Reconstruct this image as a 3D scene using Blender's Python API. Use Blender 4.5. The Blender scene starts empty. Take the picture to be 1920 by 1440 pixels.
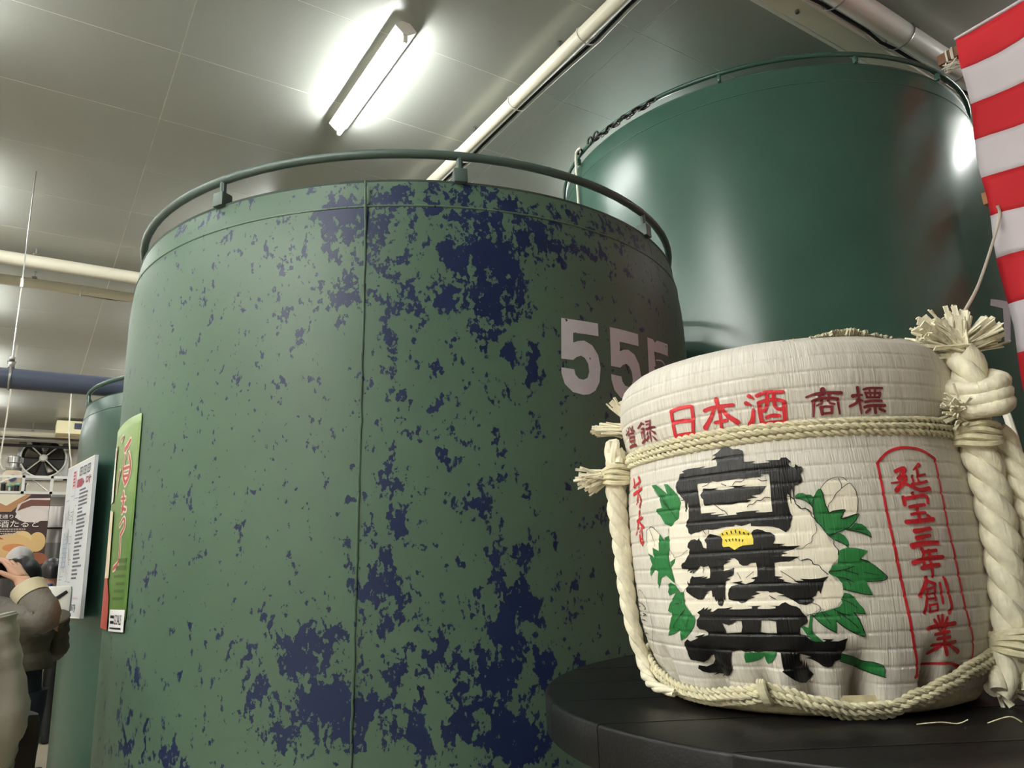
import bpy, bmesh, math, random
from math import sin, cos, pi, radians, sqrt, atan2
from mathutils import Vector, Matrix, noise
from mathutils.geometry import tessellate_polygon
random.seed(7)
SC = bpy.context.scene
COL = SC.collection

# ---------------------------------------------------------------- camera, light, exposure
cam = bpy.data.cameras.new('camera'); cam.sensor_width = 36; cam.lens = 1379.91/1920*36; cam.clip_start = .05
co = bpy.data.objects.new('camera', cam); COL.objects.link(co); SC.camera = co
M3 = Matrix(((.83640666, -.09771106, -.53932964), (-.54640592, -.22615946, -.80640714), (-.0431796, .9691772, -.24255117)))
co.matrix_world = Matrix.Translation((0, 0, 1.4)) @ M3.to_4x4()
SC.view_settings.view_transform = 'Standard'; SC.view_settings.look = 'None'
SC.view_settings.exposure = 2.0; SC.view_settings.gamma = 1.0; SC.view_settings.use_curve_mapping = False
W = bpy.data.worlds.new('world'); SC.world = W; W.use_nodes = True
W.node_tree.nodes['Background'].inputs[0].default_value = (.5, .55, .5, 1)
W.node_tree.nodes['Background'].inputs[1].default_value = 0.05
SC.cycles.use_denoising = True
SC.cycles.max_bounces = 8; SC.cycles.diffuse_bounces = 5; SC.cycles.glossy_bounces = 4
SC.cycles.sample_clamp_indirect = 6.0
TUBE = 46.0      # radiance of a fluorescent tube
CEIL = 4.9
X0, X1, Y0, Y1 = -5.2, 9.4, -6.0, 19.5

P_black=((((.2902,1.5748),(.2704,1.572),(.2516,1.5677),(.2242,1.5675),(.2005,1.5635),(.1999,1.5594),(.2033,1.5463),(.1855,1.5453),(.1393,1.545),(.1488,1.5439),(.1661,1.5422),(.1388,1.5411),(.0737,1.541),(.075,1.5425),(.0941,1.5443),(.0547,1.5441),(.0229,1.5437),(.0147,1.5467),(-.0099,1.5466),(-.0191,1.5435),(-.0313,1.5392),(-.0148,1.5374),(-.0183,1.5334),(-.0377,1.5301),(-.047,1.5316),(-.047,1.5355),(-.0624,1.5312),(-.0761,1.5308),(-.0805,1.5269),(-.0743,1.5231),(-.066,1.52),(-.0679,1.5166),(-.0705,1.5111),(-.0651,1.5068),(-.0468,1.5039),(-.0292,1.5027),(-.0267,1.4967),(-.0214,1.4762),(-.0198,1.4806),(-.0183,1.4969),(-.0136,1.4981),(-.008,1.4928),(-.006,1.476),(-.0029,1.4766),(-.0024,1.4875),(.0062,1.4915),(.0112,1.4878),(.0118,1.478),(.0079,1.4671),(.0049,1.4622),(-.0032,1.4573),(.0019,1.4531),(.0109,1.4479),(.0131,1.4426),(.0254,1.4375),(.0384,1.4345),(.0525,1.4375),(.0681,1.4409),(.0945,1.4436),(.1183,1.4448),(.1602,1.4454),(.1991,1.4467),(.1992,1.4511),(.2199,1.4493),(.2464,1.4476),(.2791,1.4505),(.2877,1.4479),(.3264,1.4482),(.3504,1.4475),(.3753,1.4458),(.4086,1.4453),(.438,1.4465),(.4647,1.4453),(.488,1.4429),(.5111,1.4428),(.5404,1.4403),(.5515,1.443),(.5538,1.4494),(.5665,1.4549),(.5593,1.4605),(.5424,1.4659),(.5397,1.4729),(.538,1.4833),(.5375,1.4909),(.5425,1.4904),(.5555,1.4762),(.5598,1.478),(.5567,1.492),(.5583,1.4944),(.5761,1.5009),(.6085,1.5102),(.6195,1.519),(.6113,1.526),(.5911,1.5337),(.5847,1.5401),(.5534,1.5407),(.5683,1.544),(.5272,1.5464),(.4559,1.546),(.413,1.5468),(.4473,1.5433),(.4028,1.5435),(.3493,1.5444),(.3461,1.5484),(.3526,1.5557),(.387,1.5547),(.3539,1.5587),(.3511,1.5615),(.3723,1.5618),(.3371,1.5669),(.3152,1.572)),((.4731,1.5198),(.4391,1.5201),(.413,1.5192),(.3846,1.5212),(.3497,1.5189),(.313,1.52),(.2736,1.5199),(.2386,1.5211),(.2088,1.5198),(.1715,1.5205),(.1261,1.5206),(.0993,1.5203),(.1256,1.5219),(.1229,1.5244),(.0839,1.5236),(.0823,1.5182),(.0837,1.5004),(.0873,1.483),(.0882,1.4661),(.1204,1.4657),(.168,1.4665),(.1656,1.4678),(.1455,1.4692),(.1848,1.4694),(.2269,1.4692),(.2532,1.4687),(.2684,1.4685),(.2638,1.4657),(.3639,1.465),(.3654,1.4663),(.3188,1.4681),(.404,1.4684),(.4054,1.4701),(.3694,1.4719),(.4633,1.4719),(.4642,1.4929),(.4693,1.5058))),(((.4367,1.5112),(.3981,1.5094),(.3523,1.5092),(.3733,1.5075),(.3289,1.5056),(.2659,1.5066),(.2634,1.5085),(.2958,1.5103),(.2648,1.5102),(.2309,1.5089),(.1935,1.5096),(.2315,1.5073),(.1944,1.5068),(.1012,1.5053),(.1133,1.5012),(.1242,1.496),(.1376,1.4935),(.1812,1.4925),(.1485,1.4886),(.1828,1.4884),(.2053,1.487),(.184,1.4853),(.2032,1.483),(.2475,1.4836),(.2863,1.4818),(.3212,1.4824),(.353,1.483),(.3853,1.4844),(.411,1.4834),(.4368,1.4835),(.4418,1.4876),(.4418,1.4934),(.4516,1.4966),(.4567,1.5014),(.4469,1.5051)),),(((.4239,1.4393),(.3939,1.4367),(.3648,1.4341),(.3541,1.4298),(.3602,1.4204),(.3539,1.4176),(.3223,1.418),(.2962,1.4123),(.276,1.4164),(.2523,1.4183),(.1982,1.4191),(.1959,1.4251),(.2028,1.4358),(.19,1.4403),(.1718,1.4417),(.1465,1.4395),(.1304,1.4365),(.1095,1.4355),(.0921,1.4312),(.0926,1.4247),(.1034,1.4189),(.0474,1.4177),(.071,1.4158),(.0385,1.414),(-.0211,1.414),(.0027,1.4109),(.0117,1.4091),(.0496,1.4073),(.067,1.4054),(.0407,1.4037),(.068,1.4028),(.0755,1.3999),(.0406,1.3992),(-.0143,1.3981),(.0174,1.3956),(.0267,1.3932),(.0518,1.3922),(.081,1.392),(.1087,1.391),(.115,1.3717),(.0779,1.3703),(.1039,1.3684),(.0756,1.3662),(.0786,1.3639),(.0405,1.361),(.0081,1.3602),(.0311,1.3638),(-.0139,1.3637),(.0032,1.3667),(-.0472,1.3655),(-.0881,1.3663),(-.1296,1.3687),(-.1063,1.3617),(-.0951,1.3543),(-.0827,1.3444),(-.0785,1.3488),(-.0702,1.3483),(-.0615,1.3421),(-.0419,1.3392),(-.0507,1.336),(-.039,1.3323),(-.0113,1.3294),(.0208,1.3309),(.047,1.3367),(.0799,1.342),(.117,1.3436),(.081,1.3443),(.1051,1.3467),(.1188,1.3489),(.151,1.3483),(.1544,1.3502),(.2106,1.3508),(.218,1.3491),(.1946,1.3475),(.222,1.3452),(.2428,1.3436),(.2236,1.3419),(.2611,1.3385),(.2789,1.3347),(.2979,1.3334),(.3174,1.3367),(.3408,1.3374),(.3616,1.3394),(.3615,1.3474),(.3515,1.3546),(.3349,1.3592),(.2963,1.3609),(.3096,1.3623),(.3324,1.3642),(.2754,1.366),(.2858,1.3635),(.2639,1.3613),(.2219,1.3647),(.2118,1.3675),(.233,1.3696),(.1987,1.3719),(.1949,1.3803),(.1961,1.3921),(.2228,1.3918),(.2398,1.3887),(.2626,1.3883),(.2796,1.3911),(.2843,1.3958),(.3009,1.4),(.3291,1.4004),(.3155,1.3989),(.348,1.3959),(.322,1.3953),(.3469,1.3932),(.3652,1.3907),(.3699,1.3814),(.3422,1.3831),(.3122,1.3862),(.3164,1.3776),(.3277,1.3737),(.3581,1.3706),(.3371,1.3691),(.3629,1.366),(.3698,1.362),(.3772,1.3474),(.3804,1.3382),(.3869,1.3382),(.3876,1.3435),(.3946,1.3329),(.4039,1.3296),(.4214,1.3302),(.427,1.3342),(.426,1.3409),(.437,1.3349),(.4402,1.3436),(.451,1.3429),(.4516,1.3516),(.4562,1.353),(.4936,1.349),(.4687,1.3497),(.4892,1.347),(.5029,1.3423),(.5161,1.3389),(.5446,1.3392),(.5721,1.3429),(.5914,1.3463),(.6167,1.3512),(.6168,1.356),(.6019,1.3595),(.5982,1.3685),(.5927,1.3643),(.5834,1.3643),(.577,1.3698),(.5617,1.3753),(.5479,1.3736),(.4961,1.3742),(.476,1.3759),(.5028,1.3722),(.4635,1.374),(.4792,1.37),(.4513,1.3719),(.4454,1.38),(.4495,1.3902),(.48,1.3885),(.4981,1.3907),(.5175,1.3861),(.5437,1.3807),(.5567,1.3787),(.5483,1.3828),(.5648,1.3802),(.5734,1.3809),(.5653,1.3843),(.5909,1.3824),(.5826,1.3859),(.6262,1.3869),(.6291,1.3925),(.6172,1.396),(.6005,1.3972),(.5858,1.4013),(.564,1.4102),(.5552,1.4171),(.5688,1.4208),(.5603,1.427),(.5435,1.4316),(.5197,1.4326),(.5035,1.4303),(.4937,1.4336),(.4769,1.427),(.4692,1.4186),(.451,1.417),(.4484,1.4238),(.4582,1.4302),(.4412,1.4354)),),(((.5613,1.319),(.5316,1.3234),(.5087,1.3276),(.514,1.3234),(.4861,1.3273),(.4971,1.3228),(.4647,1.3256),(.4785,1.3208),(.459,1.3208),(.4294,1.3257),(.3822,1.3261),(.341,1.3281),(.3703,1.3244),(.3038,1.3244),(.2465,1.3257),(.2453,1.3284),(.2682,1.3291),(.1967,1.3295),(.218,1.3276),(.2193,1.325),(.1654,1.3248),(.1319,1.3256),(.1309,1.328),(.161,1.3294),(.1152,1.3289),(.1006,1.3324),(.0826,1.3342),(.0669,1.3309),(.055,1.3289),(.0342,1.3277),(.0189,1.3241),(.0124,1.3195),(-.0058,1.313),(-.0077,1.3079),(-.0016,1.3034),(.014,1.3015),(.0305,1.2977),(.0368,1.2887),(.0099,1.287),(-.0123,1.2844),(.0109,1.2847),(-.0209,1.2794),(.0019,1.281),(-.0287,1.2779),(-.0709,1.2773),(-.0801,1.2792),(-.0598,1.2812),(-.1167,1.2809),(-.1008,1.2778),(-.1389,1.2778),(-.1827,1.2817),(-.1719,1.2748),(-.1645,1.2653),(-.1485,1.2622),(-.1406,1.252),(-.1117,1.2496),(-.096,1.2426),(-.078,1.241),(-.0527,1.2427),(-.0291,1.2485),(-.0004,1.2524),(.0293,1.2539),(-.004,1.2556),(.023,1.2582),(.0481,1.2604),(.0538,1.2575),(.0539,1.2484),(.048,1.2497),(.0445,1.2523),(.0426,1.2426),(.0338,1.2536),(.0321,1.2407),(.0247,1.2498),(.0224,1.2407),(.016,1.2356),(-.0033,1.2297),(.0178,1.2224),(.0433,1.2164),(.0654,1.2176),(.0944,1.2227),(.1221,1.2298),(.1459,1.2356),(.1383,1.237),(.1396,1.2468),(.1398,1.2625),(.1749,1.2643),(.2168,1.2634),(.2559,1.2612),(.2835,1.263),(.3235,1.2619),(.3468,1.2644),(.3952,1.2618),(.4073,1.2535),(.4189,1.2411),(.4309,1.2355),(.4102,1.2406),(.4184,1.2343),(.4448,1.2256),(.4766,1.2229),(.5126,1.2225),(.5544,1.219),(.5291,1.2238),(.5636,1.2238),(.5938,1.2209),(.5715,1.225),(.6044,1.2249),(.6352,1.227),(.656,1.2315),(.6445,1.2368),(.6026,1.2349),(.5647,1.2399),(.5351,1.2474),(.5242,1.2552),(.5512,1.2527),(.5764,1.2466),(.6082,1.2415),(.6536,1.2436),(.6889,1.2443),(.6965,1.2498),(.6963,1.2584),(.7106,1.2646),(.7017,1.2712),(.6727,1.2767),(.652,1.2735),(.6066,1.2777),(.5846,1.2802),(.6125,1.2812),(.561,1.2847),(.5343,1.2871),(.5546,1.282),(.5155,1.2852),(.5151,1.2887),(.5288,1.2928),(.5639,1.2938),(.5775,1.2986),(.5704,1.3071),(.5452,1.3156)),((.4171,1.304),(.3847,1.3014),(.3637,1.3029),(.3364,1.3076),(.3096,1.3077),(.3092,1.299),(.3198,1.2909),(.4019,1.289),(.4084,1.2972)),((.211,1.3085),(.1727,1.3087),(.1382,1.3068),(.1403,1.298),(.1424,1.2901),(.1825,1.29),(.2245,1.2919),(.2155,1.2993))))
P_white=((((.5985,1.4953),(.6274,1.4728),(.6899,1.4566),(.7047,1.4394),(.7074,1.4162),(.7086,1.3874),(.6886,1.3645),(.6366,1.3505),(.6362,1.331),(.5956,1.3147),(.5505,1.3096),(.4163,1.3157),(.1378,1.3208),(.0126,1.3214),(-.0253,1.3149),(-.0701,1.3246),(-.1013,1.3218),(-.1518,1.3263),(-.1855,1.3384),(-.1879,1.3533),(-.1528,1.3662),(-.1318,1.374),(-.1522,1.3838),(-.1848,1.3935),(-.1876,1.4087),(-.1588,1.4168),(-.1445,1.4299),(-.1016,1.4435),(-.0951,1.4567),(-.0517,1.4706),(-.015,1.482),(.0568,1.5134),(.4322,1.5249)),),(((-.1495,1.4955),(-.1771,1.504),(-.2253,1.5112),(-.2538,1.5107),(-.2749,1.5083),(-.2789,1.5042),(-.2956,1.5),(-.3103,1.4908),(-.3159,1.4799),(-.3103,1.4662),(-.3021,1.4566),(-.2297,1.4508),(-.2448,1.4623),(-.1715,1.4591),(-.1611,1.4701),(-.1567,1.4874)),),(((.9144,1.454),(.8691,1.4593),(.8204,1.4543),(.7835,1.4457),(.8081,1.4184),(.8675,1.424),(.8627,1.408),(.9184,1.4155),(.9325,1.4278)),))
P_green=((((-.0271,1.4871),(-.0427,1.4907),(-.0646,1.4908),(-.079,1.488),(-.1006,1.4875),(-.1112,1.4834),(-.1,1.4687),(-.0883,1.4739),(-.0632,1.4803),(-.0274,1.4841)),),(((-.1417,1.4957),(-.149,1.4945),(-.1567,1.4874),(-.1583,1.4775),(-.1611,1.4701),(-.1683,1.4655),(-.1715,1.4591),(-.1944,1.4616),(-.2449,1.4625),(-.2397,1.4585),(-.223,1.45),(-.2582,1.4514),(-.3066,1.456),(-.2949,1.4489),(-.2757,1.4424),(-.2438,1.4351),(-.1981,1.4305),(-.1533,1.4268),(-.1438,1.4328),(-.1334,1.4368),(-.1208,1.4429),(-.1073,1.447),(-.1033,1.452),(-.1,1.4618),(-.1018,1.4726),(-.1112,1.4834),(-.1311,1.4929)),),(((-.2853,1.4427),(-.3162,1.4408),(-.3359,1.4357),(-.3483,1.4288),(-.3505,1.4211),(-.3212,1.4263),(-.2854,1.4306),(-.24,1.4337),(-.2634,1.4367)),),(((-.1564,1.4268),(-.2068,1.4294),(-.2267,1.4257),(-.2388,1.4188),(-.2416,1.4121),(-.2341,1.4093),(-.2093,1.4154),(-.1804,1.4192),(-.1728,1.4227)),),(((-.1895,1.4033),(-.2113,1.4068),(-.2368,1.4083),(-.2732,1.4069),(-.3242,1.4024),(-.3026,1.3957),(-.2833,1.3913),(-.3166,1.3876),(-.3486,1.38),(-.3805,1.3711),(-.3999,1.3637),(-.3753,1.3595),(-.3435,1.3586),(-.2975,1.3592),(-.3055,1.3526),(-.3206,1.3421),(-.3177,1.3405),(-.279,1.3419),(-.2332,1.3457),(-.188,1.3495),(-.1874,1.3579),(-.1696,1.366),(-.1343,1.3723),(-.1312,1.3749),(-.1479,1.3793),(-.1516,1.3832),(-.1785,1.3868),(-.1867,1.3959)),),(((-.1923,1.3449),(-.2151,1.3433),(-.2344,1.3386),(-.2515,1.3287),(-.2702,1.3221),(-.2757,1.315),(-.2496,1.3146),(-.2206,1.3169),(-.2388,1.3096),(-.2515,1.2993),(-.2651,1.285),(-.2558,1.2832),(-.2141,1.2887),(-.1698,1.2975),(-.1374,1.3061),(-.1374,1.2991),(-.1326,1.29),(-.1052,1.2941),(-.0703,1.3021),(-.0481,1.3093),(-.0335,1.3146),(-.0691,1.3189),(-.0994,1.3206),(-.1299,1.3229),(-.1608,1.3258),(-.1756,1.3308),(-.1737,1.336)),),(((-.0235,1.316),(-.0353,1.3139),(-.0233,1.3011),(-.0232,1.2907),(-.0423,1.2854),(-.0691,1.2774),(-.0222,1.2783),(.0004,1.2855),(.0245,1.2987),(.0151,1.3006),(-.0068,1.2973),(-.015,1.3063)),),(((-.1489,1.2602),(-.2124,1.254),(-.2594,1.2478),(-.3087,1.246),(-.3442,1.2405),(-.3498,1.2262),(-.2873,1.2315),(-.243,1.237),(-.1914,1.2432),(-.1366,1.2499)),),(((.324,1.2613),(.2559,1.2612),(.1594,1.2637),(.1677,1.2571),(.194,1.2477),(.2192,1.2449),(.2261,1.2488),(.2281,1.2567),(.253,1.2512),(.2943,1.2475),(.333,1.2457),(.3341,1.2544)),),(((.8452,1.5304),(.7951,1.5297),(.7395,1.5206),(.6894,1.5099),(.7174,1.5279),(.687,1.5269),(.6409,1.5153),(.5984,1.5021),(.5849,1.492),(.6014,1.4828),(.6119,1.4675),(.6497,1.4626),(.6807,1.4555),(.7278,1.4614),(.7639,1.4761),(.8064,1.4832),(.7924,1.4879),(.742,1.4885),(.7685,1.5094),(.8081,1.5209)),),(((.7835,1.4457),(.7589,1.4393),(.7461,1.4323),(.7378,1.439),(.7014,1.4413),(.7053,1.421),(.7252,1.4096),(.7186,1.3942),(.7007,1.3712),(.7005,1.3646),(.7623,1.3771),(.8099,1.3733),(.8492,1.3558),(.8548,1.3636),(.8313,1.3832),(.8721,1.3873),(.9175,1.3764),(.923,1.3854),(.8847,1.3953),(.9214,1.4155),(.8632,1.407),(.8675,1.424),(.8027,1.4173),(.8005,1.4341)),),(((.7103,1.3989),(.6696,1.4043),(.6776,1.3977),(.7129,1.3884)),),(((.7634,1.3617),(.7294,1.3655),(.6984,1.3608),(.6673,1.3514),(.7218,1.3485),(.7554,1.3446),(.767,1.3502),(.7512,1.357)),),(((.7022,1.3485),(.641,1.3505),(.6476,1.3337),(.6273,1.3246),(.5992,1.3156),(.579,1.3085),(.6056,1.2955),(.6771,1.2798),(.7293,1.2733),(.7159,1.2904),(.7714,1.2839),(.8366,1.2789),(.7926,1.2988),(.7563,1.3162),(.7914,1.3196),(.7658,1.3312)),))
P_yellow=((((.3684,1.4376),(.3368,1.4431),(.2979,1.4444),(.2515,1.4441),(.2209,1.4409),(.2011,1.4345),(.1945,1.4264),(.1991,1.4192),(.2523,1.4183),(.2714,1.4163),(.2962,1.4123),(.3223,1.418),(.3539,1.4176),(.3584,1.4224),(.3541,1.4298)),),)
S_red=(((.5947,1.6467,.006),(.5972,1.6265,.006),(.6007,1.6037,.006)),((.5949,1.6464,.0057),(.5394,1.6493,.0057),(.4612,1.6478,.0056),(.45,1.6448,.0056)),((.4508,1.6455,.0056),(.4575,1.6273,.0056),(.4773,1.6018,.0056)),((.5911,1.6274,.0055),(.5333,1.6272,.0054),(.4692,1.625,.0054)),((.5958,1.6046,.0063),(.5308,1.6044,.0063),(.4751,1.6031,.0062)),((.305,1.6508,.0072),(.303,1.6411,.005)),((.3011,1.6444,.0047),(.2978,1.6251,.0047),(.3036,1.6009,.0047)),((.3806,1.6365,.0054),(.3281,1.6389,.0053),(.2193,1.6376,.0053)),((.3282,1.6356,.005),(.3603,1.6201,.0061),(.3959,1.6094,.0073)),((.2826,1.6361,.005),(.2594,1.6233,.0063),(.2091,1.6096,.0075)),((.3313,1.6147,.005),(.266,1.6152,.005)),((.1317,1.648,.006),(.1118,1.6431,.0024)),((.1503,1.6371,.0061),(.1255,1.6332,.0024)),((.1192,1.6256,.0044),(.1281,1.6123,.0063),(.1458,1.6028,.0083)),((.0916,1.6466,.0055),(.0478,1.65,.0055),(-.0349,1.6483,.0055)),((.043,1.6493,.005),(.0482,1.6321,.005),(.0639,1.622,.005)),((.0104,1.648,.005),(.0121,1.6297,.005),(-.0054,1.6224,.005),(-.0295,1.6227,.005)),((.0863,1.6341,.0059),(.0879,1.6195,.0059),(.0848,1.6011,.0059)),((.0894,1.635,.0051),(.0358,1.6383,.005),(-.021,1.6352,.005),(-.0369,1.6307,.005)),((-.0362,1.6324,.0059),(-.0325,1.6174,.0059),(-.0294,1.6017,.0059)),((.088,1.6018,.0057),(.0346,1.6026,.0057),(-.0314,1.6022,.0057)),((.0584,1.6114,.005),(.0295,1.6136,.005),(-.0045,1.6122,.005)),((.0811,1.6227,.0044),(.0633,1.6218,.0044)),((-.4481,1.5283,.0038),(-.4756,1.537,.0038),(-.5267,1.5469,.0038),(-.6002,1.5527,.0039),(-.6831,1.5516,.0039),(-.7465,1.5457,.0039),(-.8072,1.5357,.004)),((-.4481,1.5283,.0035),(-.4487,1.5017,.0035),(-.4486,1.4614,.0035),(-.454,1.424,.0035),(-.4609,1.395,.0035)),((-.8072,1.5357,.0029),(-.7998,1.4945,.0029),(-.801,1.4591,.0029),(-.8022,1.4243,.0029),(-.8135,1.3911,.0029)),((-.5361,1.5163,.0053),(-.5802,1.5208,.0054),(-.5866,1.5178,.0054),(-.5466,1.5056,.0053)),((-.5443,1.5054,.0048),(-.5851,1.5087,.0055),(-.5712,1.5007,.006),(-.5187,1.4877,.0066)),((-.4983,1.4989,.0019),(-.5526,1.4997,.0031),(-.6023,1.4936,.0043),(-.6548,1.4877,.0055),(-.7143,1.4895,.0068)),((-.6827,1.5261,.0058),(-.6396,1.518,.0023)),((-.6619,1.5182,.0039),(-.654,1.498,.0039)),((-.6247,1.5088,.0041),(-.6211,1.4964,.0041)),((-.6585,1.5087,.0034),(-.7067,1.511,.0034)),((-.6113,1.4964,.0039),(-.6677,1.498,.0039),(-.7082,1.5007,.0039)),((-.6063,1.4831,.0051),(-.6091,1.4761,.0051)),((-.5496,1.4771,.0054),(-.5505,1.4667,.0054)),((-.549,1.4748,.0048),(-.6283,1.4781,.0049),(-.6863,1.4786,.0049),(-.6899,1.4682,.0049)),((-.5738,1.4627,.0043),(-.6182,1.4645,.0044),(-.6667,1.4654,.0044)),((-.5764,1.4518,.0038),(-.6195,1.4536,.0039),(-.6616,1.4539,.0039)),((-.6173,1.4645,.0052),(-.6203,1.4421,.0052)),((-.5415,1.4411,.0059),(-.6016,1.4417,.0059),(-.7071,1.4438,.006)),((-.6731,1.4498,.0042),(-.6858,1.447,.0042)),((-.5779,1.4274,.0064),(-.6194,1.4285,.0058),(-.676,1.4306,.0052)),((-.5831,1.4172,.0067),(-.6214,1.4189,.0058),(-.6654,1.4205,.0049)),((-.55,1.4061,.0071),(-.6237,1.4096,.0063),(-.7115,1.4096,.0055)),((-.4562,1.4102,.0039),(-.4641,1.3704,.0039),(-.4788,1.3254,.0039),(-.4954,1.2809,.0039),(-.5133,1.2487,.0039),(-.5166,1.2299,.0039),(-.5071,1.2234,.0039)),((-.8075,1.4067,.0031),(-.8248,1.3556,.0031),(-.8471,1.3081,.0031),(-.9087,1.2639,.0031),(-.9188,1.2365,.0031)),((-.5071,1.2234,.0033),(-.5592,1.2284,.0033),(-.6303,1.2367,.0033),(-.7236,1.2381,.0034),(-.8087,1.2324,.0034),(-.8557,1.2268,.0034)),((-.5983,1.4014,.0056),(-.6077,1.3956,.0043),(-.591,1.3858,.003)),((-.6037,1.3968,.0046),(-.6889,1.3987,.0047)),((-.5431,1.3821,.0059),(-.6211,1.3876,.006),(-.7256,1.3883,.006)),((-.64,1.3981,.0063),(-.6437,1.3794,.0053),(-.6461,1.3616,.0043)),((-.6029,1.3842,.0043),(-.5981,1.375,.0043)),((-.5863,1.3745,.0053),(-.6456,1.3773,.0053),(-.6948,1.3777,.0053)),((-.6037,1.3603,.0059),(-.5958,1.3531,.0059),(-.5577,1.3357,.0059)),((-.6053,1.3558,.0043),(-.6542,1.3509,.0043)),((-.5978,1.3439,.0033),(-.644,1.3468,.0033)),((-.6015,1.3432,.0033),(-.5854,1.3238,.0041),(-.5696,1.3123,.0049)),((-.6482,1.3467,.0037),(-.6441,1.3285,.0037)),((-.601,1.3369,.0026),(-.6423,1.3384,.0027)),((-.5977,1.3306,.003),(-.6445,1.3313,.003)),((-.6036,1.3222,.0033),(-.6024,1.3124,.0033)),((-.6034,1.3219,.003),(-.6522,1.3232,.003)),((-.6522,1.3232,.0033),(-.6505,1.3137,.0033)),((-.6013,1.3124,.003),(-.6507,1.3141,.003)),((-.6842,1.3516,.0043),(-.6865,1.3391,.0043),(-.6892,1.3239,.0043)),((-.7159,1.3588,.005),(-.726,1.3499,.005),(-.7392,1.327,.005),(-.7404,1.3157,.005),(-.72,1.3093,.005)),((-.6215,1.301,.0043),(-.6401,1.2944,.0043)),((-.6466,1.3058,.0043),(-.6586,1.294,.0043)),((-.6746,1.3067,.0043),(-.6712,1.2938,.0043)),((-.7052,1.3026,.0044),(-.6866,1.2935,.0043)),((-.5863,1.2898,.0056),(-.6327,1.2921,.0056),(-.7559,1.294,.0057)),((-.6485,1.2886,.0033),(-.6596,1.2835,.0033)),((-.6971,1.2898,.0034),(-.6839,1.2831,.0033)),((-.6273,1.2807,.0043),(-.7158,1.2831,.0044)),((-.6455,1.274,.0043),(-.7215,1.2753,.0044)),((-.6775,1.2874,.0053),(-.6924,1.2661,.0053),(-.7088,1.251,.0054)),((-.6266,1.2653,.0046),(-.7622,1.2678,.0047)),((-.676,1.265,.004),(-.6261,1.2538,.0056)),((-.7079,1.2657,.0034),(-.7974,1.2527,.0065)),((1.0921,1.5513,.0031),(1.0749,1.5353,.0031)),((1.0119,1.5517,.004),(.9819,1.5426,.004)),((1.0951,1.5356,.0029),(.9819,1.5421,.0028)),((1.0012,1.5395,.0021),(1.0208,1.5268,.0021)),((1.0967,1.5222,.0043),(.9674,1.5285,.0042)),((1.013,1.5218,.0028),(1.049,1.5038,.0029)),((1.0042,1.5191,.0028),(.9783,1.51,.0032),(1.0019,1.4966,.0035)),((1.0009,1.4902,.0031),(1.0296,1.481,.0031)),((1.058,1.4724,.0038),(.9759,1.478,.0037)),((1.0387,1.4734,.0033),(1.0561,1.4619,.0026),(1.0942,1.4485,.0019)),((1.0277,1.4708,.0028),(.9643,1.461,.0044)),((1.029,1.4531,.0024),(1.0044,1.4598,.0024)),((1.0344,1.4473,.004),(1.0312,1.4344,.004)),((.995,1.4596,.0031),(.991,1.4455,.0031),(.9944,1.4295,.0031)),((1.0357,1.4409,.0024),(.992,1.4409,.0024)),((1.0291,1.4341,.0031),(.9885,1.4339,.0031)))
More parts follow.
